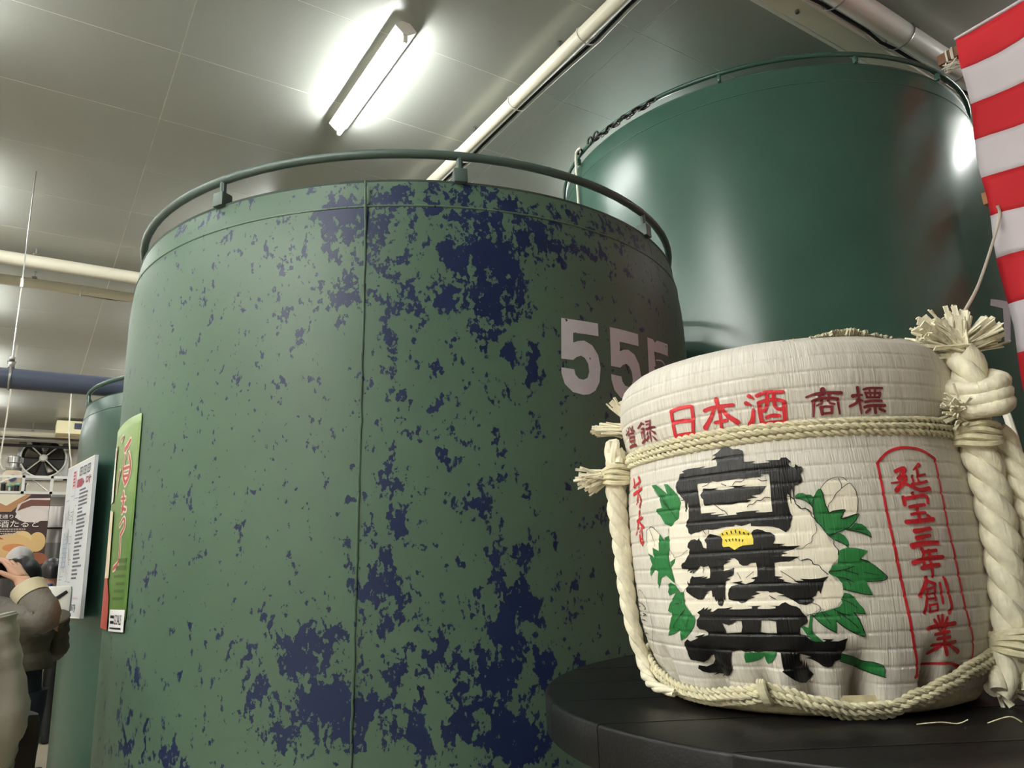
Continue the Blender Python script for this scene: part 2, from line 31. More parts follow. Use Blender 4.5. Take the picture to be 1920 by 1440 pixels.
S_maroon=(((-.2275,1.6458,.0072),(-.2261,1.64,.0072)),((-.1438,1.6363,.0028),(-.1894,1.64,.0034),(-.2386,1.6407,.004),(-.3165,1.6393,.0046)),((-.214,1.6403,.004),(-.208,1.6336,.004)),((-.2567,1.6394,.004),(-.253,1.6318,.004)),((-.1723,1.6294,.004),(-.2114,1.6326,.004),(-.2606,1.6323,.004),(-.2963,1.6307,.004)),((-.1773,1.6297,.0046),(-.1736,1.6183,.0033),(-.1688,1.606,.0021)),((-.2956,1.6311,.0038),(-.2967,1.6196,.0032),(-.3015,1.6079,.0026)),((-.2187,1.631,.004),(-.2145,1.6258,.0033),(-.1919,1.6222,.0027)),((-.2496,1.6289,.0037),(-.2582,1.6249,.0032),(-.2789,1.623,.0027)),((-.2097,1.6188,.004),(-.2138,1.6087,.004)),((-.2079,1.6187,.0035),(-.2318,1.6199,.0035),(-.2663,1.6189,.0035)),((-.2638,1.6189,.004),(-.262,1.6098,.004)),((-.2119,1.6095,.0035),(-.264,1.6101,.0035)),((-.4016,1.6463,.0047),(-.4049,1.6296,.0037),(-.4149,1.6072,.0027)),((-.3734,1.6336,.0053),(-.4011,1.6348,.004),(-.4235,1.635,.0027)),((-.4019,1.6281,.0036),(-.3845,1.6222,.0036),(-.3548,1.6182,.0037)),((-.4071,1.6281,.0034),(-.4252,1.6264,.0034)),((-.4337,1.6433,.0034),(-.4705,1.6452,.0034),(-.5373,1.645,.0034)),((-.4649,1.6444,.0028),(-.4661,1.6387,.0028)),((-.4978,1.6447,.0028),(-.4949,1.6386,.0028)),((-.4417,1.6381,.0037),(-.4507,1.6315,.0037)),((-.4408,1.6379,.0031),(-.5241,1.6376,.0031)),((-.5242,1.638,.0038),(-.5192,1.6312,.0038)),((-.4479,1.6312,.0026),(-.5197,1.631,.0026)),((-.4685,1.6375,.0028),(-.4697,1.6314,.0028)),((-.4938,1.6374,.0028),(-.4901,1.6313,.0028)),((-.4386,1.6244,.0037),(-.4793,1.626,.0037),(-.5314,1.6261,.0038)),((-.4333,1.6164,.0044),(-.4636,1.6183,.0044),(-.5484,1.6185,.0044)),((-.4885,1.6184,.0045),(-.4926,1.6082,.0045)),((-.4627,1.6132,.0037),(-.4419,1.6085,.0037)),((-.5164,1.6136,.0038),(-.5477,1.6101,.0038)),((1.1053,1.6433,.002),(1.0905,1.6388,.002)),((1.0602,1.6456,.0021),(1.0617,1.6387,.0021),(1.1367,1.6354,.0022)),((1.0346,1.6448,.0024),(1.0206,1.6384,.0024)),((.9869,1.6439,.0024),(1.0139,1.6381,.0024)),((1.0254,1.6377,.0026),(.9773,1.635,.0026)),((1.0885,1.6317,.0024),(1.0439,1.6334,.0024),(.9956,1.6319,.0024)),((1.0848,1.6259,.0028),(1.0858,1.6196,.0028)),((1.0875,1.6273,.0028),(1.0006,1.6259,.0027)),((.9978,1.6257,.0026),(1.0106,1.6191,.0026)),((1.0844,1.6201,.0028),(1.0088,1.6191,.0027)),((1.0609,1.6176,.0021),(1.0607,1.6123,.0021)),((1.0201,1.6169,.0021),(1.0346,1.6119,.0021)),((1.1199,1.6107,.0036),(1.0657,1.6114,.0036),(1.0017,1.6098,.0035)),((.8742,1.6435,.0027),(.9236,1.6365,.0027)),((.8735,1.6425,.0022),(.8505,1.6399,.0022)),((.8948,1.6332,.0021),(.8594,1.6332,.002)),((.9092,1.6273,.0026),(.8667,1.6283,.0026)),((.8749,1.6341,.0022),(.885,1.6163,.0022)),((.9031,1.6242,.0015),(.9074,1.6171,.0015)),((.8635,1.6227,.0019),(.8714,1.6192,.0019)),((.9179,1.6091,.003),(.8753,1.6141,.0029)),((.8271,1.6429,.0022),(.7825,1.6424,.0021)),((.7822,1.6426,.0033),(.7997,1.6313,.0033)),((.8275,1.6372,.0022),(.7926,1.6374,.0021)),((.8412,1.6298,.0032),(.7972,1.6308,.0032),(.753,1.6292,.0031)),((.8064,1.6297,.0033),(.813,1.6188,.0024),(.8187,1.6073,.0015)),((.8319,1.6251,.0023),(.8427,1.6204,.0023)),((.8325,1.6164,.0028),(.8633,1.6109,.0028)),((.7889,1.6247,.0023),(.7608,1.6187,.0045)),((.793,1.6156,.0018),(.7732,1.6089,.0048)))
S_line=(((-.1495,1.4955,.0007),(-.1704,1.5031,.0007),(-.1985,1.5086,.0007),(-.2316,1.5111,.0007),(-.263,1.51,.0007),(-.2776,1.5048,.0008)),((-.2402,1.5094,.0008),(-.248,1.5007,.0008),(-.2446,1.4938,.0008),(-.2193,1.4873,.0008),(-.1959,1.4778,.0008),(-.1776,1.4722,.0008),(-.1723,1.4674,.0008)),((-.2446,1.4938,.0008),(-.2835,1.5011,.0008),(-.2978,1.4979,.0008),(-.312,1.4878,.0008),(-.3149,1.475,.0008),(-.301,1.4575,.0008)),((-.0274,1.4841,.0009),(-.0632,1.4803,.0009),(-.0883,1.4739,.0009),(-.1,1.4687,.0009)),((-.0781,1.486,.0009),(-.0914,1.4738,.0009)),((-.1112,1.4834,.0009),(-.1018,1.4726,.0009),(-.1,1.4618,.0009),(-.1033,1.452,.0009),(-.1073,1.447,.0009)),((-.149,1.4945,.0011),(-.1567,1.4874,.0011),(-.1583,1.4775,.0011),(-.1611,1.4701,.0011),(-.1683,1.4655,.0011),(-.1715,1.4591,.0011),(-.1944,1.4616,.0011),(-.2449,1.4625,.0011),(-.2397,1.4585,.0011),(-.223,1.45,.0011),(-.2582,1.4514,.0011),(-.3066,1.456,.0011),(-.2949,1.4489,.0011),(-.2757,1.4424,.0011),(-.2438,1.4351,.0011),(-.1981,1.4305,.0011),(-.1533,1.4268,.0011)),((-.24,1.4337,.0011),(-.2854,1.4306,.0011),(-.3212,1.4263,.0011),(-.3505,1.4211,.0011)),((-.2807,1.4336,.0008),(-.3185,1.4331,.0008)),((-.1804,1.4192,.0009),(-.2093,1.4154,.0009),(-.2341,1.4093,.001)),((-.0238,1.4757,.0008),(-.0453,1.4678,.0008),(-.0699,1.4673,.0008),(-.0866,1.4631,.0008),(-.0898,1.4561,.0008),(-.1031,1.4515,.0008)),((-.1025,1.4432,.0006),(-.1027,1.4334,.0006),(-.0795,1.4261,.0006),(-.073,1.4184,.0006),(-.0501,1.4149,.0006),(-.0263,1.4095,.0006),(.0013,1.4094,.0006)),((-.1073,1.447,.0009),(-.1208,1.4429,.0009),(-.1334,1.4368,.0009),(-.1533,1.4268,.0009),(-.1745,1.4198,.0009),(-.1729,1.4131,.0009),(-.189,1.4052,.0009),(-.1844,1.3986,.0009)),((.0461,1.3912,.0006),(.0038,1.3964,.0006),(-.0159,1.3923,.0006),(-.0561,1.3937,.0006),(-.0684,1.3868,.0006)),((-.2833,1.3913,.0009),(-.3166,1.3876,.0009),(-.3486,1.38,.0009),(-.3805,1.3711,.0009),(-.3999,1.3637,.0009),(-.3753,1.3595,.0009),(-.2975,1.3592,.0009)),((-.188,1.3495,.001),(-.2332,1.3457,.001),(-.279,1.3419,.001),(-.3177,1.3405,.001)),((-.1357,1.3755,.0009),(-.1997,1.3767,.0009),(-.2487,1.3813,.0009)),((-.1997,1.3767,.0009),(-.2653,1.37,.0009)),((-.166,1.3673,.0009),(-.2031,1.3649,.0009),(-.2391,1.3592,.0009)),((-.2107,1.3628,.0007),(-.2246,1.3555,.0007)),((-.2923,1.3722,.0007),(-.3609,1.3674,.0007)),((-.1338,1.3222,.001),(-.1763,1.3128,.001),(-.2141,1.3022,.001),(-.2333,1.2956,.001)),((-.1487,1.3176,.0007),(-.1619,1.3091,.0007)),((-.1571,1.3175,.0007),(-.204,1.3132,.0007)),((-.076,1.3201,.0009),(-.0947,1.3097,.0009),(-.1087,1.3031,.0009)),((-.0881,1.3187,.0007),(-.1068,1.3134,.0007)),((-.1737,1.336,.0009),(-.2058,1.3318,.0009),(-.2386,1.3237,.0009)),((-.1374,1.3061,.0012),(-.1698,1.2975,.0012),(-.2141,1.2887,.0012),(-.2602,1.2831,.0012)),((-.0335,1.3146,.0012),(-.0481,1.3093,.0012),(-.0703,1.3021,.0012),(-.1052,1.2941,.0012),(-.1326,1.29,.0012)),((-.2206,1.3169,.0009),(-.2388,1.3096,.0009),(-.2515,1.2993,.0009),(-.2651,1.285,.0009)),((-.2206,1.3169,.0009),(-.2754,1.3143,.0009)),((-.1366,1.2499,.001),(-.1914,1.2432,.001),(-.243,1.237,.001),(-.2873,1.2315,.001),(-.3498,1.2256,.001)),((-.1489,1.2602,.0009),(-.2124,1.254,.0009),(-.2594,1.2478,.0009),(-.3087,1.246,.0009),(-.3442,1.2405,.0009),(-.3475,1.2314,.0009)),((-.039,1.3321,.0007),(-.0649,1.3286,.0007),(-.075,1.3227,.0007),(-.056,1.3177,.0007),(-.0301,1.3166,.0007),(-.0081,1.3148,.0007)),((-.0164,1.3929,.0009),(-.0467,1.3945,.0009),(-.0621,1.391,.0009),(-.0685,1.3863,.0009),(-.0932,1.3846,.0009),(-.1032,1.3786,.0009),(-.1277,1.3717,.0009)),((.8081,1.5209,.0008),(.7685,1.5094,.0008),(.6779,1.4848,.0008),(.6214,1.4658,.0008)),((.7411,1.5085,.0008),(.6779,1.4848,.0008),(.6531,1.4763,.0008)),((.9144,1.454,.0008),(.8691,1.4593,.0008),(.8204,1.4543,.0008),(.7835,1.4457,.0008)),((.9325,1.4278,.0006),(.9144,1.454,.0006)),((.8842,1.4565,.0006),(.8523,1.4408,.0006),(.8342,1.4266,.0006)),((.7491,1.4372,.0008),(.7353,1.4214,.0008)),((.768,1.2934,.001),(.7,1.3111,.001),(.6461,1.3226,.001)),((.6562,1.2968,.0008),(.6282,1.3099,.0008)),((.7144,1.3315,.0008),(.6463,1.3356,.0008)),((.6978,1.4383,.0006),(.6968,1.4519,.0006)),((.6738,1.4053,.0006),(.6187,1.4085,.0006),(.5655,1.4163,.0006)),((.7053,1.421,.0006),(.6738,1.4053,.0006)),((.6366,1.3505,.0006),(.6157,1.356,.0006)),((1.239,1.3366,.001),(1.1535,1.3518,.001),(1.0732,1.3464,.0009),(1.0169,1.3288,.0009),(.9881,1.3034,.0009),(1.0167,1.2806,.0009),(1.1461,1.2424,.001)),((1.1307,1.3297,.0014),(1.0552,1.3215,.0014),(1.0779,1.319,.0014)),((1.1346,1.3113,.0012),(1.0664,1.3101,.0012),(1.1274,1.3068,.0012)),((1.1763,1.3002,.0015),(1.0958,1.2999,.0014)),((1.2285,1.2828,.002),(1.1834,1.2826,.0019)),((1.2545,1.2752,.0015),(1.1291,1.277,.0014)),((1.2161,1.331,.0012),(1.1539,1.3283,.0012)),((1.2446,1.3224,.0012),(1.1717,1.3228,.0012)),((1.2588,1.3145,.0015),(1.1831,1.3139,.0015)),((1.253,1.3075,.0015),(1.1796,1.307,.0015)),((1.2577,1.3021,.0011),(1.225,1.2934,.0011)),((1.3547,1.2799,.0013),(1.3567,1.2786,.0013)),((1.1341,1.2757,.0007),(1.1575,1.2603,.0007),(1.1865,1.2423,.0007)),((1.3533,1.2669,.0009),(1.3532,1.2444,.0009)),((1.2992,1.2705,.001),(1.3563,1.2442,.001)),((1.2193,1.2702,.0009),(1.2288,1.2468,.0009)),((.4404,1.5143,.0009),(.4138,1.5157,.0009),(.4001,1.5188,.0009),(.3827,1.5205,.0009)),((.2684,1.5112,.001),(.2516,1.5158,.001),(.2253,1.515,.001),(.2057,1.5178,.001)),((.1365,1.5164,.001),(.1196,1.5136,.001),(.0945,1.5141,.001)),((.3303,1.5154,.001),(.3035,1.5111,.001)),((.3851,1.485,.001),(.3623,1.4798,.001),(.3402,1.4742,.001),(.3251,1.4721,.001),(.3116,1.4662,.001)),((.2059,1.4759,.0009),(.1936,1.4795,.0009),(.1754,1.4796,.0009),(.1557,1.4841,.0009),(.1343,1.4841,.0009),(.115,1.488,.0009),(.0907,1.4874,.0009)),((.008,1.4872,.0009),(-.0116,1.4851,.0009),(-.0232,1.4805,.0009),(-.0243,1.4751,.0009),(-.0397,1.4716,.0009),(-.0481,1.4676,.0009),(-.0683,1.4678,.0009),(-.0826,1.4622,.0009)),((.5778,1.4962,.0012),(.5625,1.4963,.0012)),((.0848,1.3785,.0008),(.0563,1.3724,.0008),(.0226,1.3644,.0008)),((.153,1.3438,.001),(.1256,1.3385,.001)),((.2551,1.3704,.0007),(.213,1.3792,.0007)),((.297,1.3787,.0006),(.283,1.3694,.0006)),((.4591,1.4448,.0009),(.4452,1.439,.0009)),((.427,1.4449,.0009),(.432,1.4387,.0009)),((.4827,1.3885,.0009),(.4872,1.3803,.0009)),((.3509,1.4381,.002),(.3479,1.4358,.0011)),((.3271,1.4392,.002),(.3248,1.4365,.0011)),((.3037,1.4404,.002),(.3021,1.4371,.0011)),((.2807,1.4416,.002),(.2798,1.4378,.0011)),((.2592,1.4396,.002),(.2586,1.4363,.0011)),((.238,1.4376,.002),(.2377,1.4349,.0011)),((.2172,1.4356,.002),(.2171,1.4334,.0011)),((.3362,1.4282,.0017),(.3309,1.4255,.001)),((.3178,1.4286,.0017),(.3146,1.4257,.001)),((.2996,1.4289,.0017),(.2984,1.426,.001)),((.2819,1.4286,.0017),(.2826,1.4257,.001)),((.2647,1.4276,.0017),(.2671,1.4249,.001)),((.2477,1.4267,.0017),(.2519,1.4241,.001)))
DIGIT=((-.3856,2.2603),(-.5109,2.2634),(-.5098,2.214),(-.4215,2.2112),(-.4193,2.1732),(-.4364,2.1823),(-.457,2.1872),(-.4841,2.1745),(-.5033,2.1399),(-.5084,2.0928),(-.5009,2.039),(-.4842,2.0044),(-.4624,1.9881),(-.4419,1.9832),(-.4077,1.9901),(-.3841,2.0164),(-.3758,2.054),(-.3766,2.0759),(-.4168,2.0738),(-.42,2.0547),(-.4301,2.0413),(-.4454,2.039),(-.4594,2.0478),(-.4667,2.0711),(-.4652,2.1007),(-.4551,2.1216),(-.442,2.1282),(-.426,2.1195),(-.4156,2.1081),(-.3782,2.1078))
DIGIT_SHIFT=(0,-.1711,-.3463)
DIGIT3=((-.7319,2.2646),(-.7652,2.2658),(-.7761,2.2549),(-.7907,2.2677),(-.8696,2.276),(-.8623,2.2218),(-.8148,2.2195),(-.7663,2.2145),(-.7656,2.1796),(-.7663,2.1549),(-.7551,2.1467),(-.7709,2.13),(-.806,2.1345),(-.7566,2.1137),(-.7216,2.1076))
DIGIT3_ARC=((-.7739,2.1804,.006),(-.8097,2.1871,.006),(-.8332,2.1724,.006),(-.8422,2.1521,.006),(-.8433,2.1299,.006))
SEVEN=((-.9196,2.807),(-1.1235,2.8468),(-1.0131,2.5587),(-.9591,2.5532),(-1.0125,2.7713),(-.9049,2.7637))
POSTER_RED=(((1.0159,1.9625,.0077),(1.0323,1.9534,.0109)),((.935,1.9314,.0142),(.9586,1.9134,.0181),(.9806,1.9041,.0219)),((.9414,1.8828,.0109),(.9167,1.8314,.0135),(.9286,1.789,.0161),(.9513,1.7703,.0186)),((.9693,1.8813,.0088),(.9854,1.8433,.0106),(.978,1.8013,.0124),(.9522,1.7749,.0142)),((.982,1.8291,.0109),(.926,1.8285,.0109)),((.9729,1.8005,.0099),(.9252,1.7973,.0099)),((1.0238,1.8271,.0109),(1.0458,1.7893,.0071),(1.0502,1.7486,.0033)),((1.1141,1.9217,.0164),(1.1181,1.9008,.0109)),((.9586,1.7359,.0131),(.9532,1.6999,.0159),(.9575,1.6676,.0186)),((.9741,1.7158,.0088),(.9365,1.7131,.0088)),((.9623,1.6791,.012),(.9263,1.6706,.012)),((.9693,1.6165,.0077),(.9354,1.6391,.0091),(.9247,1.6102,.0106),(.9555,1.5807,.012)),((.9541,1.5741,.0088),(.9494,1.5268,.0106),(.9559,1.4805,.0124),(1.001,1.4611,.0142)))
POSTER=((.8708,2.0203),(.8503,1.2417),(.8619,1.6169),(.8708,1.8697),(1.0905,2.0423),(.9977,1.2565),(1.0221,1.293),(.8663,1.2784))
PEEL=((-.0228,2.5111,.358,.1962,.42),(.2285,1.0208,.1997,.158,.36),(-.1257,1.0546,.2082,.219,.42),(-.4958,2.6386,.2217,.1337,.4),(.0738,1.6872,.0748,.4805,.22),(.1825,2.6347,.0914,.0688,1),(.0581,2.6619,.0826,.057,.8),(-.0515,2.6133,.0844,.0811,.6),(.1129,2.5526,.1225,.1188,.5),(.1958,2.5593,.0555,.0797,.7),(.1128,2.4534,.0405,.0973,.6),(-.0905,2.4546,.0559,.1181,.7),(-.1901,2.4844,.0825,.1993,1),(-.1779,2.304,.0654,.1066,1),(-.1538,2.1865,.035,.0569,.8),(-.2995,2.5854,.1012,.1255,.75),(-.2561,2.6819,.0976,.0637,.6),(-.3787,2.5191,.0722,.0846,.6),(.1936,2.3431,.0408,.0765,.6),(.0262,2.2957,.0466,.0852,.7),(-.0741,2.2971,.0478,.0765,.7),(-.1666,2.6976,.1385,.0545,.6),(-.6592,2.6997,.1454,.0604,.4),(.3119,2.6169,.0588,.0509,.3),(.0665,2.1093,.0157,.109,.7),(.0733,1.9291,.0191,.0703,.5),(.0557,1.545,.0246,.0489,1),(.0675,1.7122,.025,.0673,.7),(-.0498,1.7505,.0255,.0343,.8),(-.2938,2.0645,.0215,.0759,.9),(-.234,2.1258,.0205,.0532,.9),(.0865,1.4575,.0219,.0638,.8),(.0926,1.3625,.0543,.078,.85),(-.1731,1.4109,.0195,.1127,.8),(-.1399,1.6287,.0395,.0675,.6),(-.2542,1.4398,.0421,.0332,.8),(.2556,1.1705,.0676,.09,1),(.2289,1.0502,.0836,.0875,1),(.1802,.9899,.0527,.0861,.95),(.3832,1.0828,.0402,.0895,.6),(.3137,.9569,.0621,.072,.7),(.6397,.8672,.0458,.0376,.9),(.8025,.8863,.0757,.0935,.6),(.8046,1.1167,.0408,.0498,.6),(.0391,1.235,.0716,.0911,.45),(-.2218,1.2944,.054,.0637,.9),(-.192,1.1859,.0521,.1229,.9),(-.1625,1.0507,.0504,.0746,1.1),(-.1958,.9197,.0837,.0873,1.1),(-.2671,1.0846,.041,.0766,.8),(.0633,1.1156,.0235,.074,.8),(-.0312,1.1386,.0238,.0748,.7),(.0063,.9354,.0254,.0854,.95),(-.0633,.9287,.0353,.0432,.7),(.0637,.9688,.0288,.0573,.9),(.1217,1.0161,.0256,.0435,.9),(-.6371,1.9719,.0658,.0517,.7),(.3282,2.0589,.0838,.145,.12),(.4453,1.2216,.0848,.1843,.2),(-.0814,1.9437,.2077,.2111,.15),(-.3785,1.0387,.0462,.0932,.5),(-.3473,1.2848,.0614,.0976,.35),(.0859,2.1842,.0196,.0556,.7),(.1258,2.2994,.0267,.0757,.5),(.61,2.7223,.0518,.0331,.6),(.7538,2.715,.0415,.0277,.6),(.5386,2.5088,.0224,.025,.5),(.3835,2.44,.0186,.0239,.5),(-.3353,2.668,.1065,.0647,.5))
SEAM=((.1334,2.5418),(.1403,1.9684),(.1565,.9643))
BROPE=((1.3425,1.2261),(1.1127,1.2047),(.8558,1.1894),(.6416,1.1879),(.4061,1.196),(.2451,1.2045),(.1362,1.1988),(.0059,1.1872),(-.1898,1.1768),(-.3646,1.1788),(-.5299,1.1942),(-.6974,1.2085),(-.879,1.2249))
PLEAT=((.9626,1.2038,.7),(.5468,1.208,.4),(.2487,1.2177,.5),(.0208,1.212,.6),(-.2351,1.2041,1.1),(-.618,1.2097,1.2))
POST_A=(.5856,-.1183,-.8292)
POST_R=(.0725,-.4679)
CHAIN=(.8765,.7046,.3587)


# ---------------------------------------------------------------- helpers
def lin(c):
    c = c/255.0
    return c/12.92 if c <= .04045 else ((c+.055)/1.055)**2.4
def rgb(r, g, b): return (lin(r), lin(g), lin(b), 1)

MATS = {}
def mat(name, col, rough=.6, metal=0.0, spec=.5, emit=None, bump=None, var=None, coat=0.0):
    """bump=(kind,scale,dist,strength) var=(scale,amount)"""
    if name in MATS: return MATS[name]
    m = bpy.data.materials.new(name); m.use_nodes = True; nt = m.node_tree; b = nt.nodes['Principled BSDF']
    b.inputs['Base Color'].default_value = col; b.inputs['Roughness'].default_value = rough
    b.inputs['Metallic'].default_value = metal; b.inputs['Specular IOR Level'].default_value = spec
    if coat: b.inputs['Coat Weight'].default_value = coat; b.inputs['Coat Roughness'].default_value = .08
    if emit: b.inputs['Emission Color'].default_value = emit[0]; b.inputs['Emission Strength'].default_value = emit[1]
    if bump or var:
        tc = nt.nodes.new('ShaderNodeTexCoord')
    if var:
        n = nt.nodes.new('ShaderNodeTexNoise'); n.inputs['Scale'].default_value = var[0]; n.inputs['Detail'].default_value = 5
        nt.links.new(tc.outputs['Object'], n.inputs['Vector'])
        r = nt.nodes.new('ShaderNodeMapRange'); r.inputs['From Min'].default_value = .3; r.inputs['From Max'].default_value = .7
        r.inputs['To Min'].default_value = 1-var[1]; r.inputs['To Max'].default_value = 1+var[1]*.6
        nt.links.new(n.outputs['Fac'], r.inputs['Value'])
        mx = nt.nodes.new('ShaderNodeVectorMath'); mx.operation = 'SCALE'; mx.inputs[0].default_value = col[:3]
        nt.links.new(r.outputs['Result'], mx.inputs['Scale']); nt.links.new(mx.outputs['Vector'], b.inputs['Base Color'])
    if bump:
        n = nt.nodes.new('ShaderNodeTexNoise'); n.inputs['Scale'].default_value = bump[0]; n.inputs['Detail'].default_value = 4
        mp = nt.nodes.new('ShaderNodeMapping'); mp.inputs['Scale'].default_value = bump[3] if len(bump) > 3 else (1, 1, 1)
        nt.links.new(tc.outputs['Object'], mp.inputs['Vector']); nt.links.new(mp.outputs['Vector'], n.inputs['Vector'])
        bp = nt.nodes.new('ShaderNodeBump'); bp.inputs['Distance'].default_value = bump[1]; bp.inputs['Strength'].default_value = bump[2]
        nt.links.new(n.outputs['Fac'], bp.inputs['Height']); nt.links.new(bp.outputs['Normal'], b.inputs['Normal'])
    MATS[name] = m
    return m

ORG = {}
def tag(o, label=None, cat=None, group=None, kind=None):
    if label: o['label'] = label
    if cat: o['category'] = cat
    if group: o['group'] = group
    if kind: o['kind'] = kind
    return o
def thing(name, loc, label, cat, group=None):
    o = bpy.data.objects.new(name, None); COL.objects.link(o); o.location = loc; o.empty_display_size = .1
    ORG[o] = Vector(loc); return tag(o, label, cat, group)

class MB:
    def __init__(s): s.v = []; s.f = []; s.uv = None
    def add(s, vs, fs):
        n = len(s.v); s.v += [tuple(p) for p in vs]; s.f += [tuple(i+n for i in f) for f in fs]; return s
    def box(s, c, d, rot=None, bev=0.0):
        x, y, z = d[0]/2, d[1]/2, d[2]/2
        if bev:
            bm = bmesh.new(); bmesh.ops.create_cube(bm, size=1)
            for v in bm.verts: v.co = Vector((v.co.x*d[0], v.co.y*d[1], v.co.z*d[2]))
            bmesh.ops.bevel(bm, geom=list(bm.edges), offset=bev, segments=2, affect='EDGES', profile=.6)
            vs = [v.co.copy() for v in bm.verts]; bm.verts.index_update(); fs = [[v.index for v in f.verts] for f in bm.faces]; bm.free()
        else:
            vs = [Vector((i, j, k)) for k in (-z, z) for j in (-y, y) for i in (-x, x)]
            fs = [(0, 2, 3, 1), (4, 5, 7, 6), (0, 1, 5, 4), (2, 6, 7, 3), (0, 4, 6, 2), (1, 3, 7, 5)]
        if rot is not None: vs = [rot @ v for v in vs]
        return s.add([v+Vector(c) for v in vs], fs)
    def tube(s, pts, r, n=10, caps=True, closed=False):
        pts = [Vector(p) for p in pts]; m = len(pts); rr = r if isinstance(r, (list, tuple)) else [r]*m
        fr = frames(pts, closed); vs = []
        for i, p in enumerate(pts):
            t, a, b = fr[i]
            for k in range(n):
                w = 2*pi*k/n; vs.append(p+(a*cos(w)+b*sin(w))*rr[i])
        fs = []
        for i in range(m if closed else m-1):
            j = (i+1) % m
            for k in range(n):
                l = (k+1) % n; fs.append((i*n+k, i*n+l, j*n+l, j*n+k))
        if caps and not closed:
            fs.append(tuple(range(n-1, -1, -1))); fs.append(tuple((m-1)*n+k for k in range(n)))
        return s.add(vs, fs)
    def lathe(s, prof, n=48, c=(0, 0, 0), a0=0, a1=2*pi, axis=None):
        full = abs(a1-a0-2*pi) < 1e-6; m = len(prof); vs = []; cols = n if full else n+1
        for k in range(cols):
            w = a0+(a1-a0)*k/n
            for r, z in prof: vs.append(Vector((r*sin(w), r*cos(w), z)))
        if axis is not None: vs = [axis @ v for v in vs]
        fs = []
        for k in range(n):
            l = (k+1) % cols
            for i in range(m-1): fs.append((k*m+i, k*m+i+1, l*m+i+1, l*m+i))
        return s.add([v+Vector(c) for v in vs], fs)
    def grid(s, fn, nu, nv):
        vs = [fn(i/nu, j/nv) for i in range(nu+1) for j in range(nv+1)]; m = nv+1
        return s.add(vs, [(i*m+j, (i+1)*m+j, (i+1)*m+j+1, i*m+j+1) for i in range(nu) for j in range(nv)])
    def build(s, name, m, parent=None, smooth=True, loc=None, sharp=40, solid=0, kind=None):
        o0 = ORG[parent] if parent is not None else Vector(loc or (0, 0, 0))
        me = bpy.data.meshes.new(name); me.from_pydata([Vector(p)-o0 for p in s.v], [], s.f); me.update()
        if s.uv:
            ul = me.uv_layers.new(name='UVMap')
            for l in me.loops: ul.data[l.index].uv = s.uv[l.vertex_index]
        for mm in (m if isinstance(m, (list, tuple)) else [m]): me.materials.append(mm)
        bm = bmesh.new(); bm.from_mesh(me); bmesh.ops.recalc_face_normals(bm, faces=bm.faces) if smooth != 'keep' else None
        bm.to_mesh(me); bm.free()
        if smooth:
            me.polygons.foreach_set('use_smooth', [True]*len(me.polygons))
            if sharp: me.set_sharp_from_angle(angle=radians(sharp))
        o = bpy.data.objects.new(name, me); COL.objects.link(o)
        if parent is not None: o.parent = parent; ORG[o] = o0
        else: o.location = o0; ORG[o] = o0
        if solid:
            md = o.modifiers.new('thickness', 'SOLIDIFY'); md.thickness = solid; md.offset = 0
        if kind: o['kind'] = kind
        return o

def frames(pts, closed=False):
    m = len(pts); out = []; a = None
    for i in range(m):
        if closed: t = pts[(i+1) % m]-pts[i-1]
        else: t = pts[min(i+1, m-1)]-pts[max(i-1, 0)]
        t.normalize()
        if a is None:
            a = t.orthogonal().normalized()
            if abs(t.z) < .9: a = (Vector((0, 0, 1))-t*t.z).normalized()
        else:
            a = (a-t*a.dot(t)).normalized()
        out.append((t, a, t.cross(a)))
    return out
def smooth_path(pts, k=6):
    pts = [Vector(p) for p in pts]; out = []; n = len(pts)
    for i in range(n-1):
        p0, p1, p2, p3 = pts[max(i-1, 0)], pts[i], pts[i+1], pts[min(i+2, n-1)]
        for j in range(k):
            t = j/k
            out.append(.5*((2*p1)+(p2-p0)*t+(2*p0-5*p1+4*p2-p3)*t*t+(3*p1-p0-3*p2+p3)*t**3))
    out.append(pts[-1]); return out
def resample(pts, step):
    pts = [Vector(p) for p in pts]; L = [0]
    for a, b in zip(pts, pts[1:]): L.append(L[-1]+(b-a).length)
    n = max(2, int(L[-1]/step)); out = []; j = 0
    for i in range(n+1):
        d = L[-1]*i/n
        while j < len(L)-2 and L[j+1] < d: j += 1
        t = (d-L[j])/max(1e-9, L[j+1]-L[j]); out.append(pts[j].lerp(pts[j+1], t))
    return out
def twisted(mb, path, R, strands=3, pitch=.08, n=8, step=None, closed=False, hand=1, phase=0):
    """rope of `strands` strands twisted about the path; R may be a function of 0..1"""
    path = resample(path, step or pitch/10); fr = frames(path, closed); m = len(path)
    Rf = R if callable(R) else (lambda t: R)
    ln = sum((b-a).length for a, b in zip(path, path[1:]))
    for k in range(strands):
        pts = []; rr = []
        for i, p in enumerate(path):
            t = i/(m-1); q = Rf(t); w = hand*2*pi*(t*ln/pitch)+2*pi*k/strands+phase
            sr = q*(.54 if strands == 3 else .5); ar = q-sr
            pts.append(p+(fr[i][1]*cos(w)+fr[i][2]*sin(w))*ar); rr.append(sr*(1.06 if strands == 3 else 1.12))
        mb.tube(pts, rr, n)
    return mb

